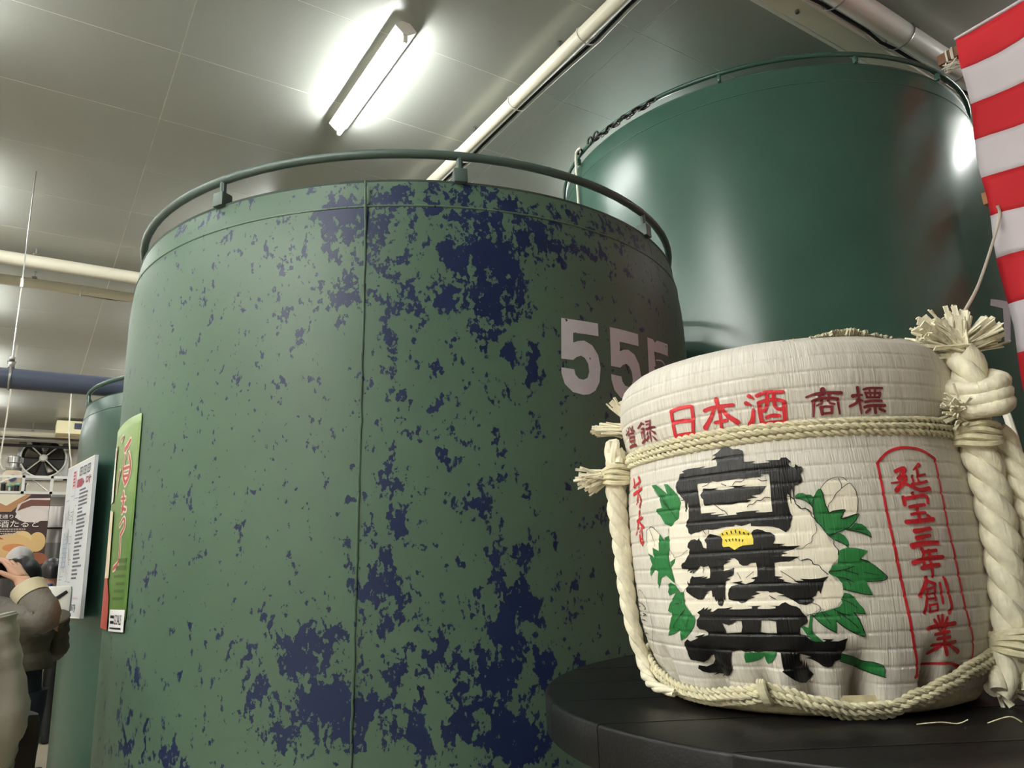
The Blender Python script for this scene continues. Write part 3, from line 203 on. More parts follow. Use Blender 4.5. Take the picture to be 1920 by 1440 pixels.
# ---------------------------------------------------------------- decals lying on a curved surface
def clip(poly, ax, v, keep_less):
    out = []; n = len(poly)
    for i in range(n):
        a, b = poly[i], poly[(i+1) % n]
        ia = (a[ax] <= v) if keep_less else (a[ax] >= v); ib = (b[ax] <= v) if keep_less else (b[ax] >= v)
        if ia: out.append(a)
        if ia != ib:
            t = (v-a[ax])/(b[ax]-a[ax]); q = [a[0]+(b[0]-a[0])*t, a[1]+(b[1]-a[1])*t]; q[ax] = v; out.append(tuple(q))
    return out
def cells(poly, du, dz):
    res = []
    u0 = min(p[0] for p in poly); u1 = max(p[0] for p in poly)
    for i in range(math.floor(u0/du), math.floor(u1/du)+1):
        a = clip(clip(poly, 0, i*du, False), 0, (i+1)*du, True)
        if len(a) < 3: continue
        z0 = min(p[1] for p in a); z1 = max(p[1] for p in a)
        for j in range(math.floor(z0/dz), math.floor(z1/dz)+1):
            b = clip(clip(a, 1, j*dz, False), 1, (j+1)*dz, True)
            if len(b) >= 3: res.append(b)
    return res
def tess(loops):
    pts = [p for l in loops for p in l]
    tr = tessellate_polygon([[Vector((p[0], p[1], 0)) for p in l] for l in loops])
    return [[pts[i] for i in t] for t in tr]
def ribbon(st, R, k=5):
    """stroke (u,z,w) -> convex quads + round caps, in (u,z) with u scaled by R for width"""
    P = [Vector((p[0]*R, p[1], p[2])) for p in st]
    P = smooth_path(P, k) if len(P) > 2 else P
    polys = []; L = []; n = len(P)
    for i, p in enumerate(P):
        t = (P[min(i+1, n-1)]-P[max(i-1, 0)]); t.z = 0; t.normalize(); nn = Vector((-t.y, t.x, 0)); h = p.z/2
        L.append(((p.x+nn.x*h, p.y+nn.y*h), (p.x-nn.x*h, p.y-nn.y*h)))
    for a, b in zip(L, L[1:]): polys.append([a[0], b[0], b[1], a[1]])
    for p in (P[0], P[-1]):
        polys.append([(p.x+cos(2*pi*q/10)*p.z/2, p.y+sin(2*pi*q/10)*p.z/2) for q in range(10)])
    return [[(q[0]/R, q[1]) for q in pl] for pl in polys]
def decal(name, polys, surf, off, du, dz, m, parent, R):
    mb = MB(); idx = {}; uv = []
    def vid(p):
        k = (round(p[0], 5), round(p[1], 5))
        if k not in idx:
            idx[k] = len(mb.v); mb.v.append(surf(p[0], p[1], off)); uv.append((p[0]*R, p[1]))
        return idx[k]
    for pl in polys:
        for c in cells(pl, du, dz):
            f = []
            for p in c:
                i = vid(p)
                if i not in f: f.append(i)
            if len(f) >= 3: mb.f.append(tuple(f))
    mb.uv = uv
    o = mb.build(name, m, parent, smooth='keep', sharp=0)
    # outward normals
    me = o.data; c0 = surf(0, 1.5, -.3)-ORG[parent]
    bm = bmesh.new(); bm.from_mesh(me)
    for f in bm.faces:
        ce = f.calc_center_median(); cc = Vector((c0.x, c0.y, ce.z))
        if f.normal.dot(ce-Vector((surf.c[0], surf.c[1], ce.z+ORG[parent].z))+ORG[parent]) < 0: f.normal_flip()
        f.smooth = True
    bm.to_mesh(me); bm.free()
    return o

# ---------------------------------------------------------------- materials
M_ceil = mat('ceiling_sheet_metal', rgb(168, 170, 162), .3, .1, .5, bump=(1.1, .02, .10, (1, .35, 1)), var=(.6, .04))
M_seam = mat('ceiling_joint_glint', rgb(236, 234, 226), .35)  # pale colour stands in for light caught on bevelled panel edges
M_wall = mat('wall_paint', rgb(224, 217, 203), .7, var=(1.5, .04))
M_wall2 = mat('low_bounce_wall', rgb(104, 98, 90), .6, var=(1.5, .1))  # unseen front and right walls, darkened to cut the light they bounce
M_floor = mat('concrete_floor', rgb(176, 164, 145), .35, var=(2.5, .12), bump=(60, .002, .2))
M_white = mat('white_enamel', rgb(232, 230, 222), .35)
M_cream = mat('cream_pipe', rgb(226, 220, 200), .4)
M_blue = mat('blue_pipe', rgb(72, 78, 96), .35)
M_black = mat('black_cable', rgb(22, 20, 26), .5)
M_steel = mat('galvanised_steel', rgb(170, 168, 165), .3, .9)
M_chain = mat('dark_chain', rgb(58, 56, 55), .4, .8)
M_tube = mat('tube_light', (1, 1, 1, 1), .5, emit=((.97, 1, .98, 1), TUBE))
M_straw = mat('rice_straw', rgb(214, 204, 166), .6, bump=(140, .004, .6, (1, 1, .15)), var=(60, .22))
M_strawl = mat('pale_rice_straw', rgb(232, 225, 200), .55, bump=(160, .004, .7, (1, 1, .12)), var=(50, .18))
M_cord = mat('straw_cord', rgb(214, 206, 174), .6, bump=(300, .002, .5), var=(80, .2))
M_wood = mat('brown_beam_wood', rgb(128, 88, 62), .6, var=(14, .2), bump=(30, .003, .4, (1, .1, 1)))
M_twine = mat('white_twine', rgb(225, 220, 205), .7)
M_dark = mat('black_lacquer_wood', rgb(11, 10, 11), .42, spec=.3, bump=(22, .002, .25, (1, 9, 9)), var=(10, .25))
M_darkrough = mat('dark_rough_wood', rgb(52, 42, 44), .7, bump=(30, .012, .9, (1, 1, .2)), var=(18, .45))
def steel_green(name, c, rough, peel=False):
    m = mat(name, c, rough, spec=.35 if peel else .5, bump=(3.0, .012, .10, (1, 1, .3)), var=(2.2, .10))
    if not peel: return m
    nt = m.node_tree; b = nt.nodes['Principled BSDF']; L = nt.links
    old = b.inputs['Base Color'].links[0].from_socket
    tc = nt.nodes.new('ShaderNodeTexCoord'); at = nt.nodes.new('ShaderNodeAttribute'); at.attribute_name = 'peel'
    mp = nt.nodes.new('ShaderNodeMapping'); mp.inputs['Scale'].default_value = (1, 1, .72); L.new(tc.outputs['Object'], mp.inputs['Vector'])
    n1 = nt.nodes.new('ShaderNodeTexNoise'); n1.inputs['Scale'].default_value = 21; n1.inputs['Detail'].default_value = 7; n1.inputs['Roughness'].default_value = .62
    n2 = nt.nodes.new('ShaderNodeTexNoise'); n2.inputs['Scale'].default_value = 66; n2.inputs['Detail'].default_value = 4; n2.inputs['Roughness'].default_value = .55
    L.new(mp.outputs['Vector'], n1.inputs['Vector']); L.new(mp.outputs['Vector'], n2.inputs['Vector'])
    def math(op, a, bb):
        q = nt.nodes.new('ShaderNodeMath'); q.operation = op
        for i, x in enumerate((a, bb)):
            if isinstance(x, (int, float)): q.inputs[i].default_value = x
            else: L.new(x, q.inputs[i])
        return q.outputs[0]
    s = math('ADD', math('MULTIPLY', n1.outputs['Fac'], .86), math('MULTIPLY', n2.outputs['Fac'], .56))
    s = math('ADD', s, math('MULTIPLY', at.outputs['Fac'], .265))
    k = nt.nodes.new('ShaderNodeMapRange'); k.inputs['From Min'].default_value = .838; k.inputs['From Max'].default_value = .845; L.new(s, k.inputs['Value'])
    mix = nt.nodes.new('ShaderNodeMix'); mix.data_type = 'RGBA'; L.new(k.outputs['Result'], mix.inputs['Factor'])
    L.new(old, mix.inputs[6]); mix.inputs[7].default_value = rgb(20, 33, 68)
    L.new(mix.outputs[2], b.inputs['Base Color'])
    bp = nt.nodes.new('ShaderNodeBump'); bp.inputs['Distance'].default_value = .0012; bp.inputs['Strength'].default_value = .7; bp.invert = True
    L.new(k.outputs['Result'], bp.inputs['Height'])
    L.new(b.inputs['Normal'].links[0].from_socket, bp.inputs['Normal']); L.new(bp.outputs['Normal'], b.inputs['Normal'])
    return m
M_tankA = steel_green('faded_green_tank_paint', rgb(75, 98, 81), .46, True)
M_tankA2 = steel_green('faded_green_rail_paint', rgb(72, 88, 82), .45)
M_tankR = steel_green('deep_green_tank_paint', rgb(56, 88, 75), .28)
M_tankL = steel_green('dark_green_tank_paint', rgb(46, 78, 66), .3)
M_digit = mat('white_stencil_paint', rgb(206, 202, 208), .5, var=(30, .05))

def uvmat(name, c, rough, fib=.0006, spec=.5, streak=None):
    m = bpy.data.materials.new(name); m.use_nodes = True; nt = m.node_tree; L = nt.links; b = nt.nodes['Principled BSDF']
    b.inputs['Base Color'].default_value = c; b.inputs['Roughness'].default_value = rough; b.inputs['Specular IOR Level'].default_value = spec
    uv = nt.nodes.new('ShaderNodeUVMap'); uv.uv_map = 'UVMap'
    mp = nt.nodes.new('ShaderNodeMapping'); mp.inputs['Scale'].default_value = (420, 22, 1); L.new(uv.outputs['UV'], mp.inputs['Vector'])
    n = nt.nodes.new('ShaderNodeTexNoise'); n.inputs['Scale'].default_value = 1; n.inputs['Detail'].default_value = 4; n.inputs['Roughness'].default_value = .6
    L.new(mp.outputs['Vector'], n.inputs['Vector'])
    bp = nt.nodes.new('ShaderNodeBump'); bp.inputs['Distance'].default_value = fib*3; bp.inputs['Strength'].default_value = .75
    L.new(n.outputs['Fac'], bp.inputs['Height']); L.new(bp.outputs['Normal'], b.inputs['Normal'])
    if streak is not None:
        mx = nt.nodes.new('ShaderNodeMix'); mx.data_type = 'RGBA'; mx.inputs[6].default_value = c; mx.inputs[7].default_value = streak
        r = nt.nodes.new('ShaderNodeMapRange'); r.inputs['From Min'].default_value = .42; r.inputs['From Max'].default_value = .7
        L.new(n.outputs['Fac'], r.inputs['Value']); L.new(r.outputs['Result'], mx.inputs['Factor']); L.new(mx.outputs[2], b.inputs['Base Color'])
    return m
M_mat = uvmat('woven_straw_mat', rgb(222, 217, 207), .5, .0007, streak=rgb(196, 188, 174))
M_ink = uvmat('black_brush_ink', rgb(9, 8, 11), .36, .0006, .45)
M_pink = uvmat('cream_petal_ink', rgb(238, 230, 212), .5, .0005)
M_green = uvmat('green_leaf_ink', rgb(26, 108, 48), .5, .0005, streak=rgb(40, 118, 62))
M_yellow = uvmat('yellow_ink', rgb(238, 214, 84), .5, .0005)
M_redink = uvmat('red_brush_ink', rgb(200, 36, 46), .5, .0005)
M_maroon = uvmat('maroon_brush_ink', rgb(128, 40, 52), .5, .0005)

# ---------------------------------------------------------------- room shell
mb = MB().box(((X0+X1)/2, (Y0+Y1)/2, -.05), (X1-X0, Y1-Y0, .1)); tag(mb.build('floor', M_floor, smooth=False), kind='structure')
for nm, c, d in (('wall_back', ((X0+X1)/2, Y1+.05, CEIL/2), (X1-X0, .1, CEIL+.2)), ('wall_front', ((X0+X1)/2, Y0-.05, CEIL/2), (X1-X0, .1, CEIL+.2)),
                 ('wall_left', (X0-.05, (Y0+Y1)/2, CEIL/2), (.1, Y1-Y0+.2, CEIL+.2)), ('wall_right', (X1+.05, (Y0+Y1)/2, CEIL/2), (.1, Y1-Y0+.2, CEIL+.2))):
    tag(MB().box(c, d).build(nm, M_wall if nm == 'wall_back' or nm == 'wall_left' else M_wall2, smooth=False), kind='structure')
ceil = MB().box(((X0+X1)/2, (Y0+Y1)/2, CEIL+.0515), (X1-X0+.2, Y1-Y0+.2, .1)).build('ceiling', M_seam, smooth=False)
tag(ceil, kind='structure')
PX, PY = 2.61, .87; gx0, gy0 = .593-3*2.61, 4.77-13*.87
first = None
for i in range(8):
    for j in range(32):
        xa, xb = max(X0, gx0+i*PX), min(X1, gx0+(i+1)*PX); ya, yb = max(Y0, gy0+j*PY), min(Y1, gy0+(j+1)*PY)
        if xb-xa < .1 or yb-ya < .1: continue
        full = xb-xa > PX-.01 and yb-ya > PY-.01
        if full and first is not None:
            o = first.copy(); COL.objects.link(o); o.location = ((xa+xb)/2, (ya+yb)/2, CEIL+.015); o.parent = ceil
        else:
            q = MB().box((0, 0, 0), (xb-xa-.007, yb-ya-.006, .03)); o = q.build('ceiling_panel', M_ceil, smooth=False)
            o.location = ((xa+xb)/2, (ya+yb)/2, CEIL+.015); o.parent = ceil
            if full: first = o

# ---------------------------------------------------------------- fluorescent fixtures
def fixture(x, y, label, L=1.25, twin=0):
    t = thing('fluorescent_fixture', (x, y, CEIL), label, 'light', 'fluorescent fixtures on the ceiling')
    b = MB(); z = CEIL
    prof = [(-.03, z), (-.075, z-.045), (-.075, z-.052), (-.02, z-.095), (.02, z-.095), (.075, z-.052), (.075, z-.045), (.03, z)]
    n = len(prof); vs = [Vector((x+p[0], y+s*L/2, p[1])) for s in (-1, 1) for p in prof]
    fs = [(i, (i+1) % n, n+(i+1) % n, n+i) for i in range(n)]+[tuple(range(n)), tuple(range(2*n-1, n-1, -1))]
    b.add(vs, fs); house = b.build('housing', M_white, t, smooth=False)
    for dx in ((-.045, .045) if twin else (0,)):
        zz = z-(.095 if twin else .118)
        for s in (-1, 1):
            MB().box((x+dx, y+s*(L/2-.02), zz), (.03, .03, .05), bev=.006).build('socket', M_white, house)
        MB().tube([(x+dx, y-L/2+.03, zz-.014), (x+dx, y+L/2-.03, zz-.014)], .0145, 14).build('tube', M_tube, t)
    return t
fixture(1.79, 4.36, 'lit fluorescent tube fixture on the ceiling above the peeling green tank')
ORD = ['first', 'second', 'third', 'fourth', 'fifth', 'sixth', 'seventh', 'eighth']
for i, y in enumerate((16.5, 13.5, 10.5, 7.5, 4.5, 1.5)):
    fixture(-.86, y, ORD[i]+' lit fluorescent fixture from the far wall along the left aisle', twin=0)
for i, y in enumerate((16.4, 13.4, 10.4, 7.4)):
    fixture(1.79, y, ORD[i]+' lit fluorescent fixture from the far wall behind the peeling tank')
for i, y in enumerate((7.36, 4.36)):
    fixture(4.44, y, ('farther', 'nearer')[i]+' lit fluorescent fixture hidden behind the tall green tank')
for i, y in enumerate((16.5, 13.5, 10.5, 7.5, 4.5)):  # unseen row, added to light the left flanks of the tanks
    fixture(-3.7, y, ORD[i]+' unseen fluorescent fixture from the far wall in the added far left row')
for i, y in enumerate((2.9, 1.7, .5, -.7)):  # invented lamps out of view, brightening barrel and curtain from the left
    for x, r_ in ((-3.7, 'nearer'), (-4.6, 'farther'))[:1 if y > 1 else 2]:
        fixture(x, y, ORD[i]+' unseen twin tube fixture added to light the barrel from the left, '+r_+' row', 1.1, 1)
for y, w_ in ((-1.6, 'farther'), (1.35, 'nearer')):
    fixture(6.6, y, 'lit fluorescent fixture to the right of the striped curtain, '+w_+' one')

# ---------------------------------------------------------------- tanks
def tank(name, cx, cy, R, top, label, mw, mr, posts, seam, nseg=120, rings=40, lipw=.12, peel=None, rail_in=.04, rail_h=.1, rail_r=.017):
    t = thing(name, (cx, cy, 0), label, 'tank')
    b = MB(); ph = atan2(-cx, -cy)
    zs = [.12]+[.12+(top-.3-.12)*i/rings for i in range(1, rings+1)]
    prof = [(R-.03, .02), (R, .05)]+[(R, z) for z in zs]
    for i in range(1, 9):
        a = i/8; prof.append((R-.022*R*a**2, top-.3+.3*a))
    b.lathe(prof, nseg, (cx, cy, 0)); w = b.build('shell', mw, t, sharp=0)
    if peel:
        me = w.data; at = me.attributes.new('peel', 'FLOAT', 'POINT'); vals = []
        for v in me.vertices:
            th = atan2(v.co.x, v.co.y)-ph; th = (th+pi) % (2*pi)-pi; z = v.co.z
            s = 0.0
            for (a, zz, ra, rz, st) in peel:
                d = ((th-a)/ra)**2+((z-zz)/rz)**2
                if d < 9: s = max(s, st*math.exp(-d*.8))
            if abs(th) > 1.5: s = .3
            vals.append(s)
        at.data.foreach_set('value', vals)
    Rt = R*.978
    b = MB(); b.lathe([(Rt-.012, top-.02), (Rt, top-.004), (Rt+.004, top+.004), (Rt-.02, top+.006), (Rt-.05, top+.004), (Rt*.5, top+.05), (.01, top+.07)], nseg, (cx, cy, 0))
    b.build('lid', mr if peel else mw, t)
    b = MB(); rz = top-lipw; rr = R-.022*R*((.3-lipw)/.3)**2
    b.lathe([(rr-.002, rz-.006), (rr+.003, rz-.002), (rr+.003, rz+.002), (rr-.002, rz+.006)], nseg, (cx, cy, 0)); b.build('weld_ring', mw, t)
    if seam:
        pts = [(cx+(R+.001)*sin(ph+a), cy+(R+.001)*cos(ph+a), z) for a, z in seam]
        pts = resample(smooth_path(pts, 4), .02); pts = [p+Vector((noise.noise(p*31)*.003, noise.noise(p*29)*.003, 0)) for p in pts]
        MB().tube(pts, [.0035+.0025*abs(noise.noise(p*40)) for p in pts], 6).build('weld_seam', mw, t)
    Rr = R-rail_in; zr = top+rail_h
    pts = [(cx+Rr*sin(2*pi*i/90), cy+Rr*cos(2*pi*i/90), zr) for i in range(90)]
    rail = MB().tube(pts, rail_r, 10, closed=True).build('top_rail', mr, t)
    for a in posts:
        b = MB(); px, py = cx+Rr*sin(ph+a), cy+Rr*cos(ph+a)
        b.tube([(px, py, top), (px, py, zr)], rail_r*.75, 8); b.box((px, py, top+.025), (.05, .05, .055) if peel else (.022, .03, .04), Matrix.Rotation(-(ph+a), 3, 'Z'), bev=.006)
        b.build('rail_post', mr, rail)
    return t
AX, AY, AR, AT = 3.7*sin(radians(26.4)), 3.7*cos(radians(26.4)), 1.343, 2.752
RX, RY, RR, RT = 5.75*sin(radians(54.2)), 5.75*cos(radians(54.2)), 1.53, 4.285
LX, LY, LR, LT = 6.7*sin(radians(14.3)), 6.7*cos(radians(14.3)), 1.343, 2.752
PHA, PHR = atan2(-AX, -AY), atan2(-RX, -RY)
tankA = tank('storage_tank', AX, AY, AR, AT, 'large green steel tank with peeling paint baring blue patches and white stencilled digits', M_tankA, M_tankA2,
     list(POST_A)+[-1.6, -2.4, 3.0, 2.2, 1.4], [(SEAM[0][0], 2.74)]+list(SEAM)+[(SEAM[-1][0]+.012, .1)], 300, 120, .105, PEEL, .035, .112, .0165)
tankR = tank('storage_tank', RX, RY, RR, RT, 'tall glossy dark green tank at right behind the striped curtain', M_tankR, M_tankR, list(POST_R)+[-.9, -1.8, 2.6, 1.8, .9], None, 140, 40, .13, None, .02, .06, .015)
tankL = tank('storage_tank', LX, LY, LR, LT, 'dark green tank at left behind the hung white map board', M_tankL, M_tankL, [.5, 1.3, 2.1, 2.9, -.4, -1.4, -2.4], None, 120, 40, .105, None, .035, .112, .0165)

class TS:
    def __init__(s, cx, cy, R, ph, base): s.c = (cx, cy); s.a = (cx, cy, R, ph)
    def __call__(s, u, z, off):
        cx, cy, R, ph = s.a; r = R+off
        return Vector((cx+r*sin(ph+u), cy+r*cos(ph+u), z))
SA = TS(AX, AY, AR, PHA, 0); SRt = TS(RX, RY, RR, PHR, 0)
# digits, chipped by the same kind of small dark flakes
md = M_digit; nt = md.node_tree; b_ = nt.nodes['Principled BSDF']; old = b_.inputs['Base Color'].links[0].from_socket
n_ = nt.nodes.new('ShaderNodeTexNoise'); n_.inputs['Scale'].default_value = 30; n_.inputs['Detail'].default_value = 4
tc_ = nt.nodes.new('ShaderNodeTexCoord'); nt.links.new(tc_.outputs['Object'], n_.inputs['Vector'])
k_ = nt.nodes.new('ShaderNodeMapRange'); k_.inputs['From Min'].default_value = .695; k_.inputs['From Max'].default_value = .705; nt.links.new(n_.outputs['Fac'], k_.inputs['Value'])
mx_ = nt.nodes.new('ShaderNodeMix'); mx_.data_type = 'RGBA'; nt.links.new(k_.outputs['Result'], mx_.inputs['Factor']); nt.links.new(old, mx_.inputs[6]); mx_.inputs[7].default_value = rgb(26, 34, 50)
nt.links.new(mx_.outputs[2], b_.inputs['Base Color'])
for sh in DIGIT_SHIFT[:2]:
    decal('stencilled_digit', tess([[(u+sh, z) for u, z in DIGIT]]), SA, .0012, radians(2), .2, M_digit, tankA, AR)
decal('stencilled_digit', tess([DIGIT3])+ribbon(DIGIT3_ARC, AR), SA, .0012, radians(2), .2, M_digit, tankA, AR)
decal('stencilled_digit', tess([SEVEN]), SRt, .0015, radians(2), .2, M_digit, tankR, RR)

# chain and hooks laid along the right tank's rail
t = thing('steel_chain', (RX, RY, RT), 'dark steel chain lying along the rail of the tall tank', 'chain')
a0, a1 = CHAIN[1], CHAIN[2]; NL = 22
for i in range(NL):
    u = a0+(a1-a0)*i/(NL-1); zz = RT+.048+.012*sin(i*1.3); c = Vector((RX+(RR-.004)*sin(PHR+u), RY+(RR-.004)*cos(PHR+u), zz-.012))
    tg = Vector((cos(PHR+u), -sin(PHR+u), 0)); up = Vector((0, 0, 1)) if i % 2 else Vector((sin(PHR+u), cos(PHR+u), 0))
    pts = [c+tg*(.024*cos(w))+up*(.013*sin(w)) for w in [2*pi*k/12 for k in range(12)]]
    MB().tube(pts, .0055, 6, closed=True).build('link', M_chain, t)
b = MB(); u = CHAIN[1]+.03
for u in (CHAIN[1], CHAIN[1]+.05, CHAIN[0]-.02):
    c = Vector((RX+(RR-.0)*sin(PHR+u), RY+(RR-.0)*cos(PHR+u), RT+.06)); tg = Vector((cos(PHR+u), -sin(PHR+u), 0))
    h = MB(); h.tube([c+tg*(.03*cos(w))+Vector((0, 0, .03*sin(w))) for w in [pi*1.5*k/9 for k in range(10)]], .008, 8); h.build('hook', M_chain, t)
# white wire dropping from that rail
u = CHAIN[0]; P = lambda a, z, o=.02: (RX+(RR+o)*sin(PHR+a), RY+(RR+o)*cos(PHR+a), z)
w = MB(); w.tube(smooth_path([P(u-.06, RT+.06), P(u-.02, RT+.07), P(u, RT+.02), P(u+.005, RT-.3), P(u+.003, RT-1.2), P(u, RT-2.2)], 5), .009, 8)
tag(w.build('hanging_wire', M_twine, loc=(RX, RY, RT)), 'white wire hanging down the left side of the tall green tank', 'wire')

# ---------------------------------------------------------------- ceiling pipes and cables
def pipe(name, p0, p1, r, m, label, hang=None, cable=None, clips=0, n=20, group=None):
    p0, p1 = Vector(p0), Vector(p1); t = thing(name, (p0+p1)/2, label, 'pipe', group)
    run = MB().tube([p0, p1], r, n).build('pipe_run', m, t)
    d = (p1-p0); L = d.length; d.normalize(); side = d.cross(Vector((0, 0, 1))).normalized()
    if hang:
        k = int(L/hang)
        for i in range(k):
            c = p0+d*(L*(i+.5)/k); b = MB(); b.tube([c+Vector((0, 0, r)), (c.x, c.y, CEIL)], .006, 8)
            b.box(c+Vector((0, 0, r+.012)), (.05, .05, .02), bev=.004); b.lathe([(.0, 0), (.018, 0), (.018, .012), (0, .012)], 10, (c.x, c.y, CEIL-.012))
            b.build('hanger', M_steel, run)
    if cable:
        sgn, m2 = cable; pts = []
        for i in range(41):
            q = p0+d*(L*i/40); s = .012*sin(i*1.1)+.008*sin(i*2.3)
            pts.append(q+side*sgn*(r+.014+abs(s)*.6)+Vector((0, 0, -r*.35+s*.5)))
        MB().tube(pts, .011, 8).build('cable', m2, t)
        pts = [q+side*sgn*.024+Vector((0, 0, -.004)) for q in pts]
        MB().tube(pts, .009, 8).build('cable', M_white, t)
    for i in range(clips):
        c = p0+d*(L*(i+.4)/clips); b = MB()
        pts = [c+(side*cos(w)+Vector((0, 0, 1))*sin(w))*(r+.006)+side*(cable[0]*.02*(1+cos(w)*cable[0]) if cable else 0) for w in [2*pi*k/14 for k in range(14)]]
        b.tube(pts, .005, 6, closed=True); b.build('strap', M_white if m != M_white else M_steel, run)
    return t
pipe('ceiling_pipe', (2.78, -3, 4.78), (2.78, 8.6, 4.78), .052, M_cream, 'cream pipe with black cable crossing the ceiling between the two big tanks', 1.1, (1, M_black), 14)
pipe('ceiling_pipe', (X0, 8.72, 4.75), (X1, 8.72, 4.75), .068, M_cream, 'thick cream pipe crossing under the ceiling, nearest above the left tank', 1.1)
pipe('ceiling_pipe', (X0, 9.42, 4.76), (X1, 9.42, 4.76), .055, M_cream, 'thinner banded cream pipe with black cable under the ceiling, behind the thick one', 1.1, (-1, M_black), 9)
bp_ = pipe('blue_pipe', (X0, 6.96, 3.05), (.9+X1*.6, 6.96, 3.05), .083, M_blue, 'dark blue pipe hung on rods above the left green tank')
def rod_hanger(x, y, z, r, parent):
    b = MB(); b.tube([(x, y, z+r+.03), (x, y, CEIL)], .0055, 8); b.build('hanger_rod', M_steel, parent)
    b = MB(); b.tube([(x, y, z+.78), (x, y, z+.86)], .014, 8); b.build('rod_coupler', M_steel, parent)
    b = MB(); b.tube([(x+.0, y+(r+.006)*cos(w), z+(r+.006)*sin(w)) for w in [2*pi*k/20 for k in range(20)]], .01, 6, closed=True)
    b.box((x, y, z+r+.03), (.05, .03, .05), bev=.006); b.box((x, y, z+r+.08), (.04, .05, .03), bev=.005); b.tube([(x-.03, y, z+r+.05), (x+.03, y, z+r+.05)], .012, 8)
    b.build('pipe_clamp', M_steel, parent)
for x in (-3.2, -.19, 2.8, 5.0): rod_hanger(x, 6.96, 3.05, .083, bp_)
pipe('ceiling_pipe', (2.9, 2.02, 4.76), (X1, 2.02, 4.76), .075, M_white, 'white wrapped pipe with black cable near the ceiling above the striped curtain', 1.25, (-1, M_black), 9)
t = thing('cable_duct', (6, 2.28, CEIL), 'pale flat cable duct on the ceiling above the tall tank', 'duct')
duct = MB().box((6.1, 2.30, CEIL-.03), (6.6, .14, .06), bev=.008).build('duct_body', M_cream, t)
MB().box((6.1, 2.40, CEIL-.02), (6.6, .03, .04), bev=.006).build('duct_edge', M_white, t)
for x in (3.9, 5.1, 6.4): MB().lathe([(0, 0), (.014, 0), (.014, .02), (0, .02)], 10, (x, 2.3, CEIL-.08)).build('screw', M_steel, duct)

# ---------------------------------------------------------------- striped curtain on its beam
M_cr = mat('red_curtain_cloth', rgb(214, 36, 48), .75, bump=(500, .001, .3)); M_cw = mat('white_curtain_cloth', rgb(236, 226, 232), .75, bump=(500, .001, .3))
FX = 4.58; ztop = 4.478; sh = [4.478, 4.265, 4.014, 3.773, 3.519, 3.27, 3.012, 2.731, 2.446, 2.16, 1.87, 1.58, 1.29, 1.0]
def fold(y, z):
    d = ztop-z
    return FX+.03*sin(y*5.2+.8*d)*min(1, .25+d)+.026*sin(y*13+d*1.7)*min(1, .2+d*.6)+.016*noise.noise(Vector((y*5+z*2, z*3-y, 2)))+.006*noise.noise(Vector((y*14+z*9, z*5, 7)))
t = thing('striped_curtain', (FX, .2, ztop), 'red and white striped ceremonial curtain hanging from a beam at right', 'curtain')
ya, yb = 1.70, -2.6
for i in range(len(sh)-1):
    za, zb = sh[i], sh[i+1]
    def fn(u, v, za=za, zb=zb):
        y0 = ya+.018*(ztop-(za+(zb-za)*v))+.008*sin((za+(zb-za)*v)*9)
        y = y0+(yb-y0)*u; z = za+(zb-za)*v-.012*(1-abs(2*((u*7) % 1)-1))*(1 if i else .6)
        return Vector((fold(y, z), y, z))
    MB().grid(fn, 110, 7).build('red_stripe' if i % 2 == 0 else 'white_stripe', M_cr if i % 2 == 0 else M_cw, t, sharp=0, solid=.0016)
MB().tube([(FX, ya+.01, ztop+.004), (FX, yb, ztop+.004)], .008, 8).build('top_cord', M_cw, t)
t = thing('curtain_beam', (4.6, -.3, 4.44), 'brown square timber beam carrying the striped curtain', 'beam')
timber = MB().box((4.665, -.37, 4.435), (.075, 4.44, .07), bev=.006).build('timber', M_wood, t)
for i, y in enumerate((1.70, 1.725, 1.75, 1.765, 1.78, 1.80)):
    c = Vector((4.665, y, 4.435)); pts = [c+Vector((a*.043, .012*a*(1 if i % 2 else -1), b_*.041)) for a, b_ in ((-1, -1), (-1, 1), (1, 1), (1, -1))]
    MB().tube(resample(pts+[pts[0]], .03), .0045, 6).build('lashing', M_twine, timber)
t2 = thing('twine_knot', (4.665, 1.80, 4.38), 'tangled white twine tying the beam to the tank rail', 'twine')
b = MB()
for k in range(7):
    pts = [Vector((4.665+random.uniform(-.05, .05), 1.80+random.uniform(-.07, .05), 4.375+random.uniform(-.04, .03))) for _ in range(6)]
    b.tube(smooth_path(pts, 4), .0035, 5)
b.build('twine_strands', M_twine, t2)
b = MB().box((4.66, 1.735, 3.425), (.05, .07, .075), bev=.003); tag(b.build('wood_block', mat('light_timber', rgb(186, 140, 92), .6, var=(20, .15)), loc=(4.66, 1.735, 3.425)), 'small light timber block behind the curtain edge', 'wood block')
# white cord tied to the curtain
w = MB().tube(smooth_path([(4.515, 1.655, 3.30), (4.50, 1.66, 3.2), (4.0, 1.62, 2.72), (3.0, 1.33, 2.22), (1.9, .78, 1.75), (1.55, .62, 1.45), (1.5, .6, 1.17)], 8), .008, 8)
tag(w.build('white_cord', M_twine, loc=(4.53, 1.66, 3.3)), 'thin white cord slanting from the striped curtain down behind the barrel', 'cord')

# ---------------------------------------------------------------- round table on a barrel base
TX, TY, TRr, TZ = 1.473, .84, .72, 1.165
t = thing('display_table', (TX, TY, 0), 'round black lacquered wooden table standing on a dark barrel base', 'table')
base = MB().lathe([(0, TZ-.066), (.66, TZ-.066), (.66, TZ-.07), (.0, TZ-.072)], 64, (TX, TY, 0)).build('batten', M_darkrough, t)
